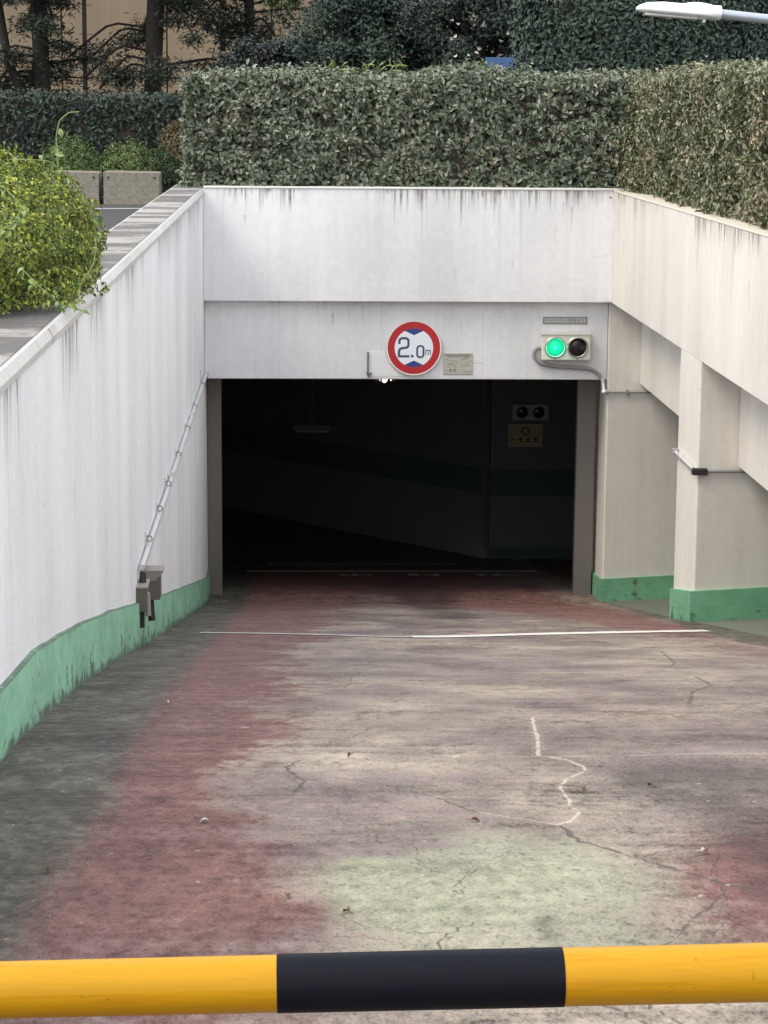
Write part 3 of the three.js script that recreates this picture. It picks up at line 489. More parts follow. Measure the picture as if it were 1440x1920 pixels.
{
  const t = thing('signal_cable', 'grey cable hose looping from the green signal to the pillar', 'cable', [0, 0, 0]);
  part('hose', tube([[2.66, 2.90, .05], [2.60, 2.895, .035], [2.565, 2.85, .03], [2.57, 2.79, .03], [2.64, 2.725, .03], [2.78, 2.695, .03], [2.95, 2.685, .03], [3.12, 2.675, .03], [3.22, 2.655, .03], [3.29, 2.60, .03], [3.32, 2.54, .03]], .021, 70, 10), paintGrey, t);
  const b = thing('junction_pipe', 'thin grey pipe with junction fitting on the shaded pillar wall', 'pipe');
  part('gooseneck', tube([[3.325, 2.57, .035], [3.335, 2.5, .04], [3.34, 2.43, .06]], .02), galv, b); const g = new THREE.SphereGeometry(.036, 14, 10); part('junction', g, galv, b, [3.345, 2.415, .075]);
  part('pipe', bar([3.36, 2.413, .075], [4.0, 2.413, .075], .0125), paintGrey, b); part('clamp', rbox(3.585, 3.605, 2.385, 2.445, .05, .095, .003), paintGrey, b);
  const c = thing('corner_pipe', 'pipe bending round the nearer pillar with a black elbow', 'pipe');
  part('pipe', bar([3.365, 2.475, 4.75], [3.365, 2.47, 5.7], .02), galv, c); part('elbow', rbox(3.34, 3.475, 2.432, 2.49, 5.732, 5.785, .012), black, c); part('pipe', bar([3.46, 2.465, 5.757], [4.3, 2.465, 5.757], .0155), paintGrey, c); part('clamp', rbox(3.345, 3.385, 2.45, 2.5, 5.0, 5.03, .004), galv, c); part('end_cap', rbox(3.34, 3.39, 2.45, 2.505, 4.72, 4.78, .006), paintGrey, c);
}
// ------------------------------------------------------------------ barrier arm
{
  const t = thing('barrier_gate', 'yellow and black striped barrier arm across the foot of the picture', 'barrier', [2.3, 3.52, 21.77]);
  const poleMap = dataTex(256, 1024, (d) => { for (let j = 0; j < 1024; j++) for (let i = 0; i < 256; i++) { const k = (j * 256 + i) * 4, n = fbm(i / 9, j / 40, 4), f = vn(i * .8, j * .12), v = .92 + .2 * (n - .5) + .08 * (f - .5) - .12 * sstep(.64, .78, n) - .3 * sstep(.93, .97, vn(i * .05 + 7, j * .9)) * sstep(.5, .6, n) ; d[k] = S8(v); d[k + 1] = S8(v * (1 - .05 * sstep(.6, .7, n))); d[k + 2] = S8(v); d[k + 3] = 255; } });
  const Y = new THREE.MeshPhysicalMaterial({ map: poleMap, color: L(.50, .25, .0015), roughness: .55, specularIntensity: .35, clearcoat: .18, clearcoatRoughness: .06 }), K = new THREE.MeshPhysicalMaterial({ map: poleMap, color: L(.005, .006, .010), roughness: .6, clearcoat: .03, clearcoatRoughness: .06, specularIntensity: .2 });
  const arm = part('arm', bar([-3.6, .845, 0], [-.05, .906, 0], .0365, .043, 48), Y, t);
  const at = (x) => { const k = (x + 3.6) / 3.55; return [mix(.845, .906, k), mix(.0365, .043, k)]; };
  let k = 0; for (let x = -3.111; x < -.3; x += .3895, k++) { const a = at(x), b = at(x + .3895); const sl = bar([x, a[0], 0], [x + .3895, b[0], 0], a[1] + .0009, b[1] + .0009, 48); if (k % 2 === 0) part('black_sleeve', sl, K, arm); }
  part('tip_cap', bar([-3.62, .845, 0], [-3.6, .845, 0], .032, .0375, 24), K, t);
  part('cabinet', rbox(-.16, .2, 0, 1.02, -.16, .16, .02, 3), std(L(.62, .5, .1), { roughness: .4 }), t); part('pivot', bar([-.02, .9, .15], [-.02, .9, -.19], .05), K, t);
  const r = thing('arm_rest', 'forked post that carries the tip of the barrier arm', 'post', [-1.05, 3.52, 21.77]); part('post', bar([0, -.02, 0], [0, .76, 0], .03), std(L(.5, .5, .5), { roughness: .4, metalness: .6 }), r); part('fork', tube([[0, .92, .06], [0, .84, .055], [0, .785, 0], [0, .84, -.055], [0, .92, -.06]], .012), galv, r);
}

// ------------------------------------------------------------------ foliage
function leafGeo(len, wid, fold = .22, bend = .15) {
  const P = [[0, 0, 0], [-wid * .36, fold * wid, len * .3], [0, 0, len * .3], [wid * .36, fold * wid, len * .3], [-wid * .42, fold * wid * .9, len * .62], [0, -bend * len * .3, len * .62], [wid * .42, fold * wid * .9, len * .62], [0, -bend * len, len]];
  const T = [[0, 2, 1], [0, 3, 2], [1, 2, 5], [1, 5, 4], [2, 3, 6], [2, 6, 5], [4, 5, 7], [5, 6, 7]]; const pos = []; for (const f of T) for (const i of f) pos.push(...P[i]);
  const g = new THREE.BufferGeometry(); g.setAttribute('position', new THREE.Float32BufferAttribute(pos, 3)); g.computeVertexNormals(); return g;
}
const leafMat = (rough = .5, o = {}) => new THREE.MeshPhysicalMaterial({ color: 0xffffff, roughness: rough, side: THREE.DoubleSide, ...o });
const UP = new THREE.Vector3(0, 1, 0), Q = new THREE.Quaternion(), MM = new THREE.Matrix4(), VP = new THREE.Vector3(), VS = new THREE.Vector3(), VN = new THREE.Vector3(), VD = new THREE.Vector3(), VX = new THREE.Vector3();
function cloud(name, n, geo, mat, parent, sample, colour, tilt = .8) {
  const im = new THREE.InstancedMesh(geo, mat, n); im.name = name; im.castShadow = im.receiveShadow = true; im.userData.kind = 'stuff';
  const col = new THREE.Color();
  for (let i = 0; i < n; i++) {
    const s = sample(i); VP.set(...s.p); VN.set(...s.n); VN.x += gauss() * tilt; VN.y += gauss() * tilt; VN.z += gauss() * tilt; VN.normalize();
    VD.set(gauss(), gauss() + (s.rise || 0), gauss()); if (s.d) VD.set(s.d[0] + gauss() * .4, s.d[1] + gauss() * .4, s.d[2] + gauss() * .4); VX.crossVectors(VN, VD).normalize(); VD.crossVectors(VX, VN).normalize();
    MM.makeBasis(VX, VN, VD); Q.setFromRotationMatrix(MM); const k = s.s || R(.75, 1.25); VS.set(k, k, k); MM.compose(VP, Q, VS); im.setMatrixAt(i, MM); colour(col, s, i); im.setColorAt(i, col);
  }
  (parent || scene).add(im); return im;
}
const vary = (c, r, g, b, v) => { const k = 1 + gauss() * v; c.setRGB(clamp(r * k * (1 + gauss() * .08), .004), clamp(g * k, .004), clamp(b * k * (1 + gauss() * .08), .003)); };
// clipped hedge body: box with rounded upper edges and soft dents; face: -1 front etc.
function hedgeSampler(x0, x1, y0, y1, z0, z1, faces, r = .16) {
  const area = { px: (y1 - y0) * (z1 - z0), nx: (y1 - y0) * (z1 - z0), pz: (y1 - y0) * (x1 - x0), top: (x1 - x0) * (z1 - z0) }; const tot = faces.reduce((s, f) => s + area[f], 0);
  return () => {
    let u = rnd() * tot, f = faces[0]; for (const k of faces) { if (u < area[k]) { f = k; break; } u -= area[k]; }
    let x = R(x0, x1), y = R(y0, y1), z = R(z0, z1), n; const depth = Math.pow(rnd(), 1.3) * .20;
    if (f === 'px') { x = x1; n = [1, .25, 0]; } else if (f === 'nx') { x = x0; n = [-1, .25, 0]; } else if (f === 'pz') { z = z1; n = [0, .25, 1]; } else { y = y1; n = [0, 1, 0]; }
    // round the upper edges
    const dx = Math.max(0, r - Math.min(x - x0, x1 - x)), dz = Math.max(0, r - Math.min(z - z0, z1 - z)), dy = Math.max(0, r - (y1 - y)); const e = Math.hypot(Math.max(dx, dz), dy);
    if (dy > 0 && e > r) { const k = r / e; if (dx >= dz) { const s = x - x0 < x1 - x ? -1 : 1; x -= s * dx * (1 - k); n[0] += s * .7; } else { const s = z - z0 < z1 - z ? -1 : 1; z -= s * dz * (1 - k); n[2] += s * .7; } y -= dy * (1 - k); n[1] += .6; }
    const dent = (fbm(x * 1.6 + z * 1.4 + 5, y * 1.8 + z * .7, 3) - .5) * .26; const l = Math.hypot(...n); n = n.map((v) => v / l); const cl = fbm(x * 9 + z * 8.3, y * 11 + z * 2 - x, 2); const o = dent - depth - .13 * sstep(.55, .35, cl) + (rnd() < .06 ? R(0, .07) : 0);
    return { p: [x + n[0] * o, y + n[1] * o, z + n[2] * o], n, rise: .3, depth };
  };
}
const coreMat = std(L(.07, .055, .035), { roughness: 1 }), twig = std(L(.10, .075, .05), { roughness: .95 });  // coreMat: solid inner bodies added to stop light passing through the leaves
function hedge(name, label, x0, x1, y0, y1, z0, z1, faces, n, geo, mat, colour, r, tilt = .75) {
  const t = thing(name, label, 'hedge'); part('light_blocker', rbox(x0 + .2, x1 - .2, y0 - .05, y1 - .22, z0 + .2, z1 - .2, .08), coreMat, t);
  cloud('foliage', n, geo, mat, t, hedgeSampler(x0, x1, y0, y1, z0, z1, faces, r), colour, tilt);
  return t;
}
const bigLeaf = leafGeo(.066, .036), midLeaf = leafGeo(.056, .029), gloss = leafMat(.42, { clearcoat: .12, clearcoatRoughness: .4 });
// planting bed behind the parapet
struct('planting_bed', mergeGeometries([box(-1.38, 5.2, 3.3, 4.5, -1.5, -.215), box(3.68, 5.2, 3.75, 4.5, -.21, 20)]), std(L(.07, .05, .035), { roughness: 1, bumpMap: plaster, bumpScale: .02 }));
hedge('clipped_hedge', 'clipped dark green hedge on top of the end wall, above the garage opening', -1.28, 4.0, 4.5, 5.90, -1.45, .0, ['pz', 'pz', 'nx', 'top'], 44000, bigLeaf, gloss, (c, s) => { const w = fbm(s.p[0] * .9 + 3, s.p[1] * 1.4, 3), k = fbm(s.p[0] * 3.3, s.p[1] * 4 + 9, 2); if (rnd() < .24) vary(c, .25, .27, .195, .18); else if (k > .66 && rnd() < .4) vary(c, .19, .17, .115, .2); else vary(c, mix(.085, .125, w), mix(.115, .148, w), mix(.072, .09, w), .3); }, .24);
hedge('clipped_hedge', 'olive brown clipped hedge running along the right wall', 3.5, 4.95, 4.5, 5.88, -1.2, 9.6, ['nx', 'nx', 'nx', 'top'], 80000, midLeaf, gloss, (c, s) => { const w = fbm(s.p[2] * .8, s.p[1] * 1.2 + 8, 3), k = fbm(s.p[2] * 2.6 + s.p[0], s.p[1] * 3 + 2, 2); if (k > .60 && rnd() < .5) vary(c, .28, .23, .14, .2); else if (rnd() < .22) vary(c, .27, .26, .17, .2); else vary(c, mix(.10, .16, w), mix(.125, .17, w), mix(.06, .085, w), .28); }, .2);

hedge('clipped_hedge', 'stretch of olive hedge farther along the right wall toward the barrier', 3.5, 4.95, 4.5, 5.88, 9.7, 19.5, ['nx', 'nx', 'top'], 22000, leafGeo(.075, .04), gloss, (c) => vary(c, .14, .15, .08, .26), .2);
// left bush: yellow green, overhanging the coping
{
  const t = thing('round_bush', 'rounded yellow-green bush overhanging the white wall coping', 'bush', [-1.95, GY, 13.75]);
  const C = [0, 1.17, 0], RX = [.97, .70, 1.4];
  const samp = () => {
    for (;;) {
      let a = R(0, Math.PI * 2), v = R(-1, 1), q = Math.sqrt(1 - v * v), n = [q * Math.cos(a), v, q * Math.sin(a)]; const e = .55; const sp = n.map((k) => Math.sign(k) * Math.pow(Math.abs(k), e)); const l = Math.pow(Math.abs(n[0]) ** 2.6 + Math.abs(n[1]) ** 2.6 + Math.abs(n[2]) ** 2.6, 1 / 2.6);
      const k = 1 / l * (1 + (fbm(a * 2.2 + v * 2, v * 3 + 5, 3) - .5) * .22) - Math.pow(rnd(), 1.3) * .22 - .1 * sstep(.52, .36, fbm(a * 9 + 3, v * 9, 2)); const p = [C[0] + RX[0] * n[0] * k, C[1] + RX[1] * n[1] * k, C[2] + RX[2] * n[2] * k];
      if (p[1] < 0) continue; if (p[0] > .52 && p[1] < 1.15) continue; if (n[0] < -.5 && rnd() < .8) continue; return { p, n, rise: .6 };
    }
  };
  cloud('foliage', 85000, leafGeo(.025, .015, .2, .2), leafMat(.6), t, samp, (c, s) => { const k = fbm(s.p[2] * 2 + 4, s.p[1] * 3 + s.p[0], 3); if (rnd() < .30) vary(c, .33, .36, .05, .2); else vary(c, mix(.07, .14, k), mix(.11, .185, k), .02, .3); }, .85);
  const cg = new THREE.SphereGeometry(1, 24, 16); cg.scale(.78, .52, 1.2); part('light_blocker', cg, coreMat, t, [-.02, 1.17, 0]); const st = []; for (let i = 0; i < 7; i++) st.push(bar([R(-.2, .2), -.05, R(-.3, .3)], [R(-.5, .4), .9, R(-.8, .8)], .025, .012, 7)); part('stems', mergeGeometries(st), twig, t);
}
// climbing vine over the bush, larger leaves
{
  const t = thing('climbing_vine', 'pale green vine with curling tendril trailing over the rounded bush', 'vine'); const vm = std(L(.20, .27, .08), { roughness: .6 });
  const runs = [
    [[-1.28, 5.30, 14.6], [-1.12, 5.29, 14.5], [-1.03, 5.20, 14.4], [-.965, 5.08, 14.3], [-.94, 4.95, 14.25], [-.95, 4.82, 14.3], [-1.0, 4.74, 14.4], [-.99, 4.68, 14.6]],
    [[-1.35, 5.22, 15.0], [-1.24, 5.20, 15.15], [-1.16, 5.12, 15.2], [-1.2, 5.05, 15.22], [-1.3, 5.0, 15.2]],
    [[-1.2, 4.85, 14.95], [-1.1, 4.76, 15.0], [-1.03, 4.70, 15.0], [-.95, 4.665, 14.9]],
    [[-1.05, 5.28, 14.8], [-1.055, 5.40, 14.8], [-1.04, 5.47, 14.8], [-1.0, 5.505, 14.8], [-.955, 5.51, 14.8]],
  ];
  runs.forEach((p) => part('stem', tube(p, .0028, 40, 6), vm, t));
  const lg = [leafGeo(.042, .028, .15, .3), leafGeo(.03, .022, .2, .3)]; const lm = [leafMat(.5, { color: L(.20, .28, .06) }), leafMat(.65, { color: L(.27, .33, .14) }), leafMat(.6, { color: L(.13, .21, .06) })];
  let n = 0; runs.slice(0, 3).forEach((p) => { const cv = new THREE.CatmullRomCurve3(p.map((q) => new THREE.Vector3(...q))); for (let i = 0; i < 17; i++) { const q = cv.getPoint((i + .5) / 17); const m = part('leaf', lg[n % 2], lm[n % 3], t, [q.x + R(-.015, .02), q.y + R(-.02, .02), q.z + R(0, .04)]); m.rotation.set(R(.4, 1.6), R(-1, 1.4), R(-1, 1)); n++; } });
  for (const [x, y, z] of [[-1.05, 5.36, 14.8], [-1.06, 5.33, 14.82], [-1.04, 5.44, 14.8]]) { const m = part('leaf', lg[0], lm[1], t, [x, y, z]); m.rotation.set(R(.4, 2), R(-1, 2), 0); }
}
// ------------------------------------------------------------------ behind, left: planters, shrubs, far hedge, trees, building
{
  const con = dataTex(256, 256, (d) => { for (let j = 0; j < 256; j++) for (let i = 0; i < 256; i++) { const k = (j * 256 + i) * 4, n = .8 + .7 * (vn(i * .7, j * .7) - .5) + .4 * (fbm(i / 20, j / 20, 3) - .5); d[k] = S8(.33 * n); d[k + 1] = S8(.30 * n); d[k + 2] = S8(.245 * n); d[k + 3] = 255; } }); con.repeat.set(1.6, 1.6);
  const cm = std(0xffffff, { map: con, bumpMap: plaster, bumpScale: .012, roughness: .95 });
  const small = leafGeo(.10, .03, .15, .35), sm = leafMat(.6);
  function planter(label, x0, x1) {
    const t = thing('concrete_planter', label, 'planter', [(x0 + x1) / 2, GY, -20.75], 0, 'concrete planters across the road'); const w = (x1 - x0) / 2;
    const s = new THREE.Shape(); s.moveTo(-w, 0); s.lineTo(w, 0); s.lineTo(w, .60); s.lineTo(w - .02, .62); s.lineTo(-w + .02, .635); s.lineTo(-w, .62); s.closePath(); const g = new THREE.ExtrudeGeometry(s, { depth: .09, bevelEnabled: true, bevelSize: .01, bevelThickness: .01, bevelSegments: 1 });
    part('front_panel', metric(g), cm, t, [0, 0, .1]); part('back_panel', g.clone(), cm, t, [0, 0, -.5]); part('end_panel', rbox(-w, -w + .09, 0, .61, -.4, .09, .01), cm, t); part('end_panel', rbox(w - .09, w, 0, .61, -.4, .09, .01), cm, t); part('soil', box(-w + .09, w - .09, .02, .5, -.4, .09), std(L(.05, .04, .03)), t);
    for (const s2 of [-1, 1]) { const hg = new THREE.CylinderGeometry(.022, .022, .012, 10); hg.rotateX(Math.PI / 2); part('bolt_hole', hg, std(L(.04, .035, .03)), t, [s2 * (w - .09), .53, .205]); }
  }
  planter('pale concrete planter nearest the white coping, full width in view', -3.91, -2.82); planter('concrete planter left of its twin, half hidden by the round bush', -5.1, -4.02);
  struct('kerb', rbox(-30, -1.6, GY - .05, GY + .12, -21.6, -21.25, .02), cm);
  const wl = rampFlat(-5.2, -3.0, -18.75, -18.55, GY + .004, .25); struct('road_marking', wl, std(L(.5, .5, .48), { roughness: .8 }));
  function rampFlat(x0, x1, z0, z1, y, skew) { const g = new THREE.BufferGeometry(); g.setAttribute('position', new THREE.Float32BufferAttribute([x0, y, z1 + skew, x1, y, z1 - skew, x1, y, z0 - skew, x0, y, z0 + skew], 3)); g.setIndex([0, 1, 2, 0, 2, 3]); g.computeVertexNormals(); return g; }
  function shrub(name, label, x, z, y0, rx, ry, rz, n, rgb, geo = small, group) {
    const t = thing(name, label, 'shrub', [x, GY, z], 0, group); cloud('foliage', n, geo, sm, t, () => { const a = R(0, 6.283), v = R(-.2, 1), q = Math.sqrt(Math.max(0, 1 - v * v)), k = (.7 + .3 * rnd()) * (1 + (fbm(a * 2 + x, v * 3 + z, 3) - .5) * .6); return { p: [Math.cos(a) * q * rx * k, y0 + v * ry * k, Math.sin(a) * q * rz * k], n: [Math.cos(a) * q, v + .3, Math.sin(a) * q], rise: .5 }; }, (c) => vary(c, ...rgb, .3), .8);
    const st = []; for (let i = 0; i < 6; i++) st.push(bar([R(-.1, .1), -.02, R(-.1, .1)], [R(-.4, .4) * rx, y0 + .4 * ry, R(-.4, .4) * rz], .02, .008, 6)); part('stems', mergeGeometries(st), twig, t);
  }
  const gg = 'low green shrubs behind the planters';
  shrub('low_shrub', 'bright green low shrub behind the left planter', -4.75, -21.9, .62, .62, .68, .5, 2600, [.10, .16, .045], small, gg); shrub('low_shrub', 'feathery bright green shrub behind the right planter', -3.55, -21.9, .60, .62, .60, .5, 2600, [.12, .17, .05], small, gg); shrub('low_shrub', 'darker low shrub filling the gap left of the brown shrub', -2.95, -22.1, .55, .5, .55, .45, 1800, [.05, .08, .03], small, gg);
  shrub('brown_shrub', 'brownish dry shrub beside the left end of the clipped hedge', -2.55, -22.6, .9, .42, .72, .4, 1700, [.14, .11, .05]);
  {
    const t = thing('stone_block', 'small tan stone block at the left foot of the clipped hedge', 'block', [-1.21, YT - .0, -.75]); const g = new THREE.DodecahedronGeometry(.09, 1); g.scale(1.2, .75, 1); part('stone', g, std(L(.36, .25, .17), { roughness: .95, bumpMap: plaster, bumpScale: .01 }), t, [0, .05, 0]); 
  }
  const darkLeaf = leafGeo(.12, .07), dm = leafMat(.55);
  hedge('far_hedge', 'tall dark green hedge beyond the planters and road', -12, -1.2, GY, 5.68, -25.2, -23.8, ['pz', 'pz', 'top'], 16000, darkLeaf, dm, (c) => vary(c, .030, .048, .034, .3), .2);
  // building
  const wt = wallTexture(512, 512, 8, 8, { streaks: 120, seed: 71, dirt: .5, color: [.25, .19, .125], len: 4, scuffs: 0 });
  const bm = wallMat(wt, 0, 8, 0, 8); const b = thing('building', 'tan panelled building wall behind the trees', 'building', [0, GY, -37]);
  part('wall', box(-26, 30, -.5, 11.8, -6, -.15), std(L(.19, .145, .10)), b); for (let i = 0; i < 20; i++) for (let j = 0; j < 4; j++) part('panel', rbox(-26 + i * 2.8 + .02, -26 + i * 2.8 + 2.78, j * 3 + .02 - .4, j * 3 + 2.98 - .4, -.149, -.03 + R(0, .008), .01, 1), bm, b);
  part('roof', box(-26.3, 30.3, 11.8, 12.1, -6.2, .2), std(L(.2, .19, .18)), b);
  // layered conifers with dark trunks
  const bark = std(L(.030, .025, .022), { roughness: .95, bumpMap: plaster, bumpScale: .03 }), needle = leafGeo(.15, .042, .1, .2), nm = leafMat(.7);
  function pine(label, x, z, r, h, lean, fork, n) {
    const t = thing('pine_tree', label, 'tree', [x, GY, z], 0, 'dark conifers in front of the tan building'); const tr = []; tr.push(tube([[0, -.1, 0], [lean * .3, h * .3, 0], [lean * .7, h * .65, .1], [lean, h, 0]], r, 20, 12));
    if (fork) tr.push(tube([[.02, 1.0, 0], [-.35, 2.0, .1], [-.75, 2.8, .1], [-1.0, 4.2, 0]], r * .55, 14, 9)); const pts = [];
    for (let i = 0; i < 40; i++) { const y = R(2.5, h), a = R(0, 6.283), len = R(.8, 2.4) * (1.15 - .4 * y / h), k = y / h * lean; const e = [k + Math.cos(a) * len, y + R(-.7, .2), Math.sin(a) * len * .8]; tr.push(tube([[k, y, 0], [k + Math.cos(a) * len * .5, y + .12, Math.sin(a) * len * .4], e], .03, 8, 6)); for (let j = 0; j < 7; j++) { const s = R(.25, 1.05); pts.push([k + Math.cos(a) * len * s + gauss() * .1, mix(y + .05, e[1], s) + gauss() * .05, Math.sin(a) * len * .8 * s + gauss() * .15, R(.22, .42)]); } }
    part('trunk', mergeGeometries(tr.map((g) => g.toNonIndexed())), bark, t);
    cloud('crown', n, needle, nm, t, () => { const c = pts[(rnd() * pts.length) | 0]; return { p: [c[0] + gauss() * c[3], c[1] + gauss() * c[3] * .5 - Math.abs(gauss()) * .1, c[2] + gauss() * c[3]], n: [0, 1, 0], rise: 0 }; }, (c) => vary(c, .030, .042, .026, .4), .75);
  }
  pine('dark tree with forked trunk at the far left before the tan building', -5.9, -28, .19, 7.5, -.1, true, 15000); pine('tall dark straight-trunked tree right of the forked one', -3.5, -28, .20, 8.5, .35, false, 14000); pine('slim dark tree between the tan wall and the clipped hedge end', -1.1, -29, .12, 7.5, -.2, false, 14000);
  for (const [x, r, lab] of [[-5.0, .055, 'thin dark pole between the two large trunks'], [-1.82, .075, 'grey-brown pole right of the tall straight trunk']]) { const t = thing('thin_pole', lab, 'pole', [x, GY, -28.6]); part('shaft', bar([0, -.05, 0], [0, 8, 0], r, r * .9, 10), std(L(.07, .055, .045)), t); part('collar', bar([0, 2.0, 0], [0, 2.1, 0], r * 1.3, r * 1.3, 10), bark, t); }
  // broadleaf trees on the right
  function broad(name, label, x, z, h, rx, ry, rz, y0, n, rgb, geo, group, gap = .5, clipped) {
    const t = thing(name, label, 'tree', [x, GY, z], 0, group); const tr = [tube([[0, -.1, 0], [.1, h * .3, 0], [0, h * .6, .1]], .16, 14, 9)]; const cl = [];
    for (let i = 0; i < 12; i++) { const a = R(0, 6.283), v = R(-.7, .9), q = Math.sqrt(1 - v * v) * R(.5, .95); const e = [Math.cos(a) * q * rx, y0 + v * ry, Math.sin(a) * q * rz]; tr.push(tube([[0, Math.max(.4, y0 - ry * .8), 0], [e[0] * .5, mix(y0 - ry * .5, e[1], .6), e[2] * .5], e], .045, 8, 6)); }
    for (let i = 0; i < 70; i++) { const a = R(0, 6.283), v = R(-1, 1), q = Math.sqrt(1 - v * v), k = R(.55, 1); cl.push([Math.cos(a) * q * rx * k, y0 + v * ry * k, Math.sin(a) * q * rz * k, R(.25, .5) * Math.min(rx, ry) * .5]); }
    part('trunk', mergeGeometries(tr.map((g) => g.toNonIndexed())), bark, t);
    cloud('crown', n, geo, dm, t, () => {
      if (clipped) { const a = R(0, 6.283), v = R(-.95, 1), q = Math.sqrt(1 - v * v), n0 = [Math.cos(a) * q, v, Math.sin(a) * q], l = Math.pow(Math.abs(n0[0]) ** 3.2 + Math.abs(n0[1]) ** 3.2 + Math.abs(n0[2]) ** 3.2, 1 / 3.2), k = 1 / l * (1 + (fbm(a * 3, v * 4 + 2, 3) - .5) * .14) - Math.pow(rnd(), 1.6) * .1; return { p: [n0[0] * rx * k, y0 + n0[1] * ry * k, n0[2] * rz * k], n: [n0[0], n0[1] + .25, n0[2]], rise: .3 }; }
      const c = cl[(rnd() * cl.length) | 0]; return { p: [c[0] + gauss() * c[3], c[1] + gauss() * c[3] * .8, c[2] + gauss() * c[3]], n: [gauss() * .5, .8, .5 + gauss() * .4], rise: 0 };
    }, (c) => vary(c, ...rgb, .33), .7);
    if (clipped) { const cg = new THREE.SphereGeometry(1, 20, 14); cg.scale(rx * .8, ry * .8, rz * .8); part('light_blocker', cg, coreMat, t, [0, y0, 0]); }
  }
  const med = leafGeo(.10, .055), grp = 'dark broadleaf trees behind the clipped hedge';
  broad('clipped_tree', 'large clipped dark evergreen dome below the street lamp', 5.75, -14.3, 3, 2.15, 2.2, 1.4, 2.9, 42000, [.040, .068, .050], leafGeo(.11, .06), grp, 0, true);
  broad('broadleaf_tree', 'dark leafy tree left of the pale blossoms, above the hedge', 1.6, -20, 4.5, 1.6, 1.9, 1.2, 3.6, 34000, [.030, .055, .040], med, grp); broad('broadleaf_tree', 'dark tree with pale blossoms between two evergreens above the hedge', 3.35, -18.5, 4.5, 1.3, 1.9, 1.0, 3.5, 26000, [.026, .042, .032], med, grp); broad('broadleaf_tree', 'dark tree at the upper right corner behind the evergreen dome', 9.6, -20, 5, 2.2, 2.6, 1.4, 3.9, 22000, [.022, .030, .028], med, grp);
  broad('broadleaf_tree', 'olive green tree against the sunlit tan wall left of centre', -.55, -25, 4.5, .9, .9, .9, 4.9, 9000, [.085, .105, .04], med, grp); broad('broadleaf_tree', 'very dark low tree just above the left part of the hedge', -.6, -22, 3.5, 1.2, .55, .8, 2.75, 16000, [.022, .03, .026], med, grp);
  const bl = thing('blossom_cluster', 'pale cream blossoms among the dark tree leaves', 'blossoms', [3.2, GY, -17.3]); const fg = leafGeo(.09, .08, .3, .1); for (let i = 0; i < 26; i++) { const m = part('flower', fg, std(L(.48, .43, .37), { side: THREE.DoubleSide }), bl, [R(-.55, .55) + gauss() * .1, R(2.55, 3.6) + gauss() * .1, R(-.1, .25)]); m.rotation.set(R(0, 3), R(0, 3), R(0, 3)); }
  const bp = thing('blue_board', 'small blue board just showing above the hedge', 'board', [3.25, GY, -13]); part('panel', rbox(-.23, .23, .6, 2.78, -.02, .02, .006), std(L(.045, .10, .24), { roughness: .6 }), bp); for (const s of [-1, 1]) part('leg', rbox(s * .18 - .02, s * .18 + .02, -.02, .62, -.019, .019, .004), std(L(.3, .3, .3)), bp);
}
// sprigs poking out of the hedge top
{
  const t = thing('grass_sprigs', 'fresh light green sprigs poking out of the hedge top', 'sprigs', [0, 5.8, -.7]); const g = leafGeo(.14, .022, .1, .4), m = leafMat(.6, { color: L(.20, .25, .085) });
  for (let i = 0; i < 46; i++) { const c = [0.35, .75, 1.05, 1.9][i % 4]; const q = part('leaf', g, m, t, [c + gauss() * .12, .05 + R(0, .09), R(-.2, .3)]); q.rotation.set(-R(.6, 1.5), R(-1.5, 1.5), R(-.5, .5)); }
}
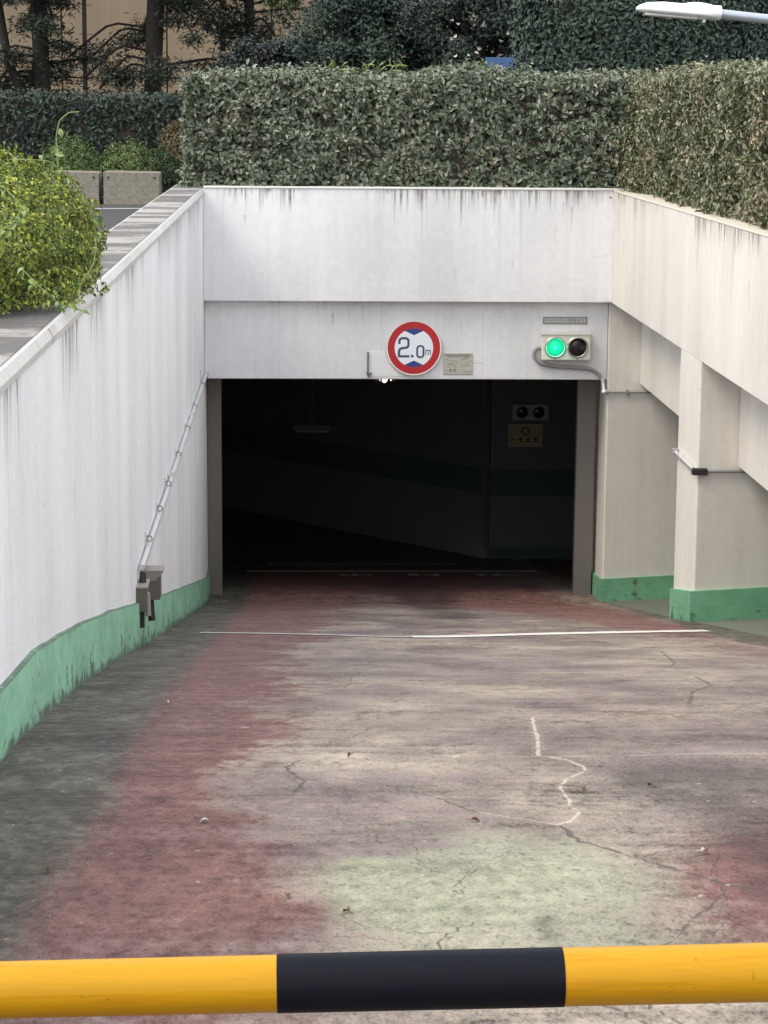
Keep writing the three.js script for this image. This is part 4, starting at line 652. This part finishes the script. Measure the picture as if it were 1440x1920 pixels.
// ------------------------------------------------------------------ street lamp
{
  const t = thing('street_lamp', 'white street lamp head reaching in from the upper right', 'street lamp', [6.2, GY, 3]); const wm = std(L(.80, .81, .82), { roughness: .35 });
  const pr = [[0, .0], [.03, .05], [.10, .085], [.25, .09], [.42, .065], [.55, .04], [.78, .03], [.80, .0]];
  // head: lofted body, flat below
  const pos = [], idx = [], N = 14, secs = [[0, .012, .02, .02], [.03, .075, .055, .035], [.10, .105, .10, .05], [.25, .125, .125, .06], [.45, .135, .125, .065], [.62, .13, .13, .065], [.80, .115, .14, .07]];
  secs.forEach(([x, hw, top, bot]) => { for (let i = 0; i < N; i++) { const a = i / N * Math.PI * 2; const s = Math.sin(a); pos.push(x, (s > 0 ? s * top * .7 : s * bot * .6) , Math.cos(a) * hw); } });
  for (let j = 0; j < secs.length - 1; j++) for (let i = 0; i < N; i++) { const a = j * N + i, b = j * N + (i + 1) % N; idx.push(a, a + N, b, b, a + N, b + N); } for (let i = 1; i < N - 1; i++) { const e = (secs.length - 1) * N; idx.push(e, e + i + 1, e + i, 0, i, i + 1); }
  const g = new THREE.BufferGeometry(); g.setAttribute('position', new THREE.Float32BufferAttribute(pos, 3)); g.setIndex(idx); g.computeVertexNormals();
  const hd = part('lamp_head', g, wm, t, [-3.045, 2.945, 0]); hd.rotation.z = -.075; hd.material.side = THREE.DoubleSide;
  const rg = new THREE.SphereGeometry(.22, 20, 12); rg.scale(1, .36, .5); part('cover', rg, wm, hd, [.60, .03, 0]); part('glass', rbox(.08, .58, -.055, -.03, -.09, .09, .01), std(L(.5, .5, .48), { roughness: .2 }), hd); part('latch', rbox(.64, .67, -.075, -.03, -.015, .015, .004), galv, hd);
  part('arm', tube([[-2.26, 2.905, 0], [-1.6, 2.84, 0], [-.6, 2.72, 0], [-.1, 2.6, 0], [0, 2.3, 0]], .045, 30, 12), std(L(.42, .46, .52), { roughness: .35, metalness: .4 }), t); part('pole', bar([0, -.05, 0], [0, 2.35, 0], .06, .05, 14), std(L(.42, .46, .52), { roughness: .35, metalness: .4 }), t); part('base_plate', rbox(-.15, .15, 0, .03, -.15, .15, .006), galv, t);
}
// ------------------------------------------------------------------ fallen leaves on the ramp
{
  const g = leafGeo(.032, .02, .35, .3), ms = [std(L(.16, .08, .04), { side: THREE.DoubleSide }), std(L(.10, .06, .035), { side: THREE.DoubleSide }), std(L(.5, .46, .4), { side: THREE.DoubleSide })];
  const P = [[.42 - .46, 18.84, 0, 'brown fallen leaf on the red paint left of centre'], [1.16, 18.46, 2, 'pale curled leaf on the dark stained red patch at right'], [.18, 17.04, 1, 'dark fallen leaf by the pale saw cut in the middle'], [-.57, 15.3, 2, 'pale leaf scrap by the edge of the dark green band'], [.92, 17.6, 1, 'dark leaf scrap right of the zigzag crack'], [1.16, 17.58, 1, 'second dark scrap farther right of the zigzag crack'], [-.28, 18.05, 2, 'small pale scrap on the red paint at left'], [.13, 19.0, 1, 'tiny dark leaf where red meets pale green paint'], [1.36, 18.92, 1, 'dark leaf at the right edge of the purple stain'], [.52, 18.05, 0, 'reddish brown leaf left of the diagonal crack'], [-.72, 18.6, 1, 'dark speck of leaf on the green band at left']];
  for (const [x, z, k, lab] of P) { const t = thing('fallen_leaf', lab, 'leaf', [x, floorY(z) + .006, z], R(0, 6), 'fallen leaves on the ramp'); const m = part('blade', g, ms[k], t); m.rotation.x = -.05; part('stalk', bar([0, .001, 0], [0, .004, -.014], .001, .001, 5), ms[0], t); }
}
renderer.render(scene, camera);
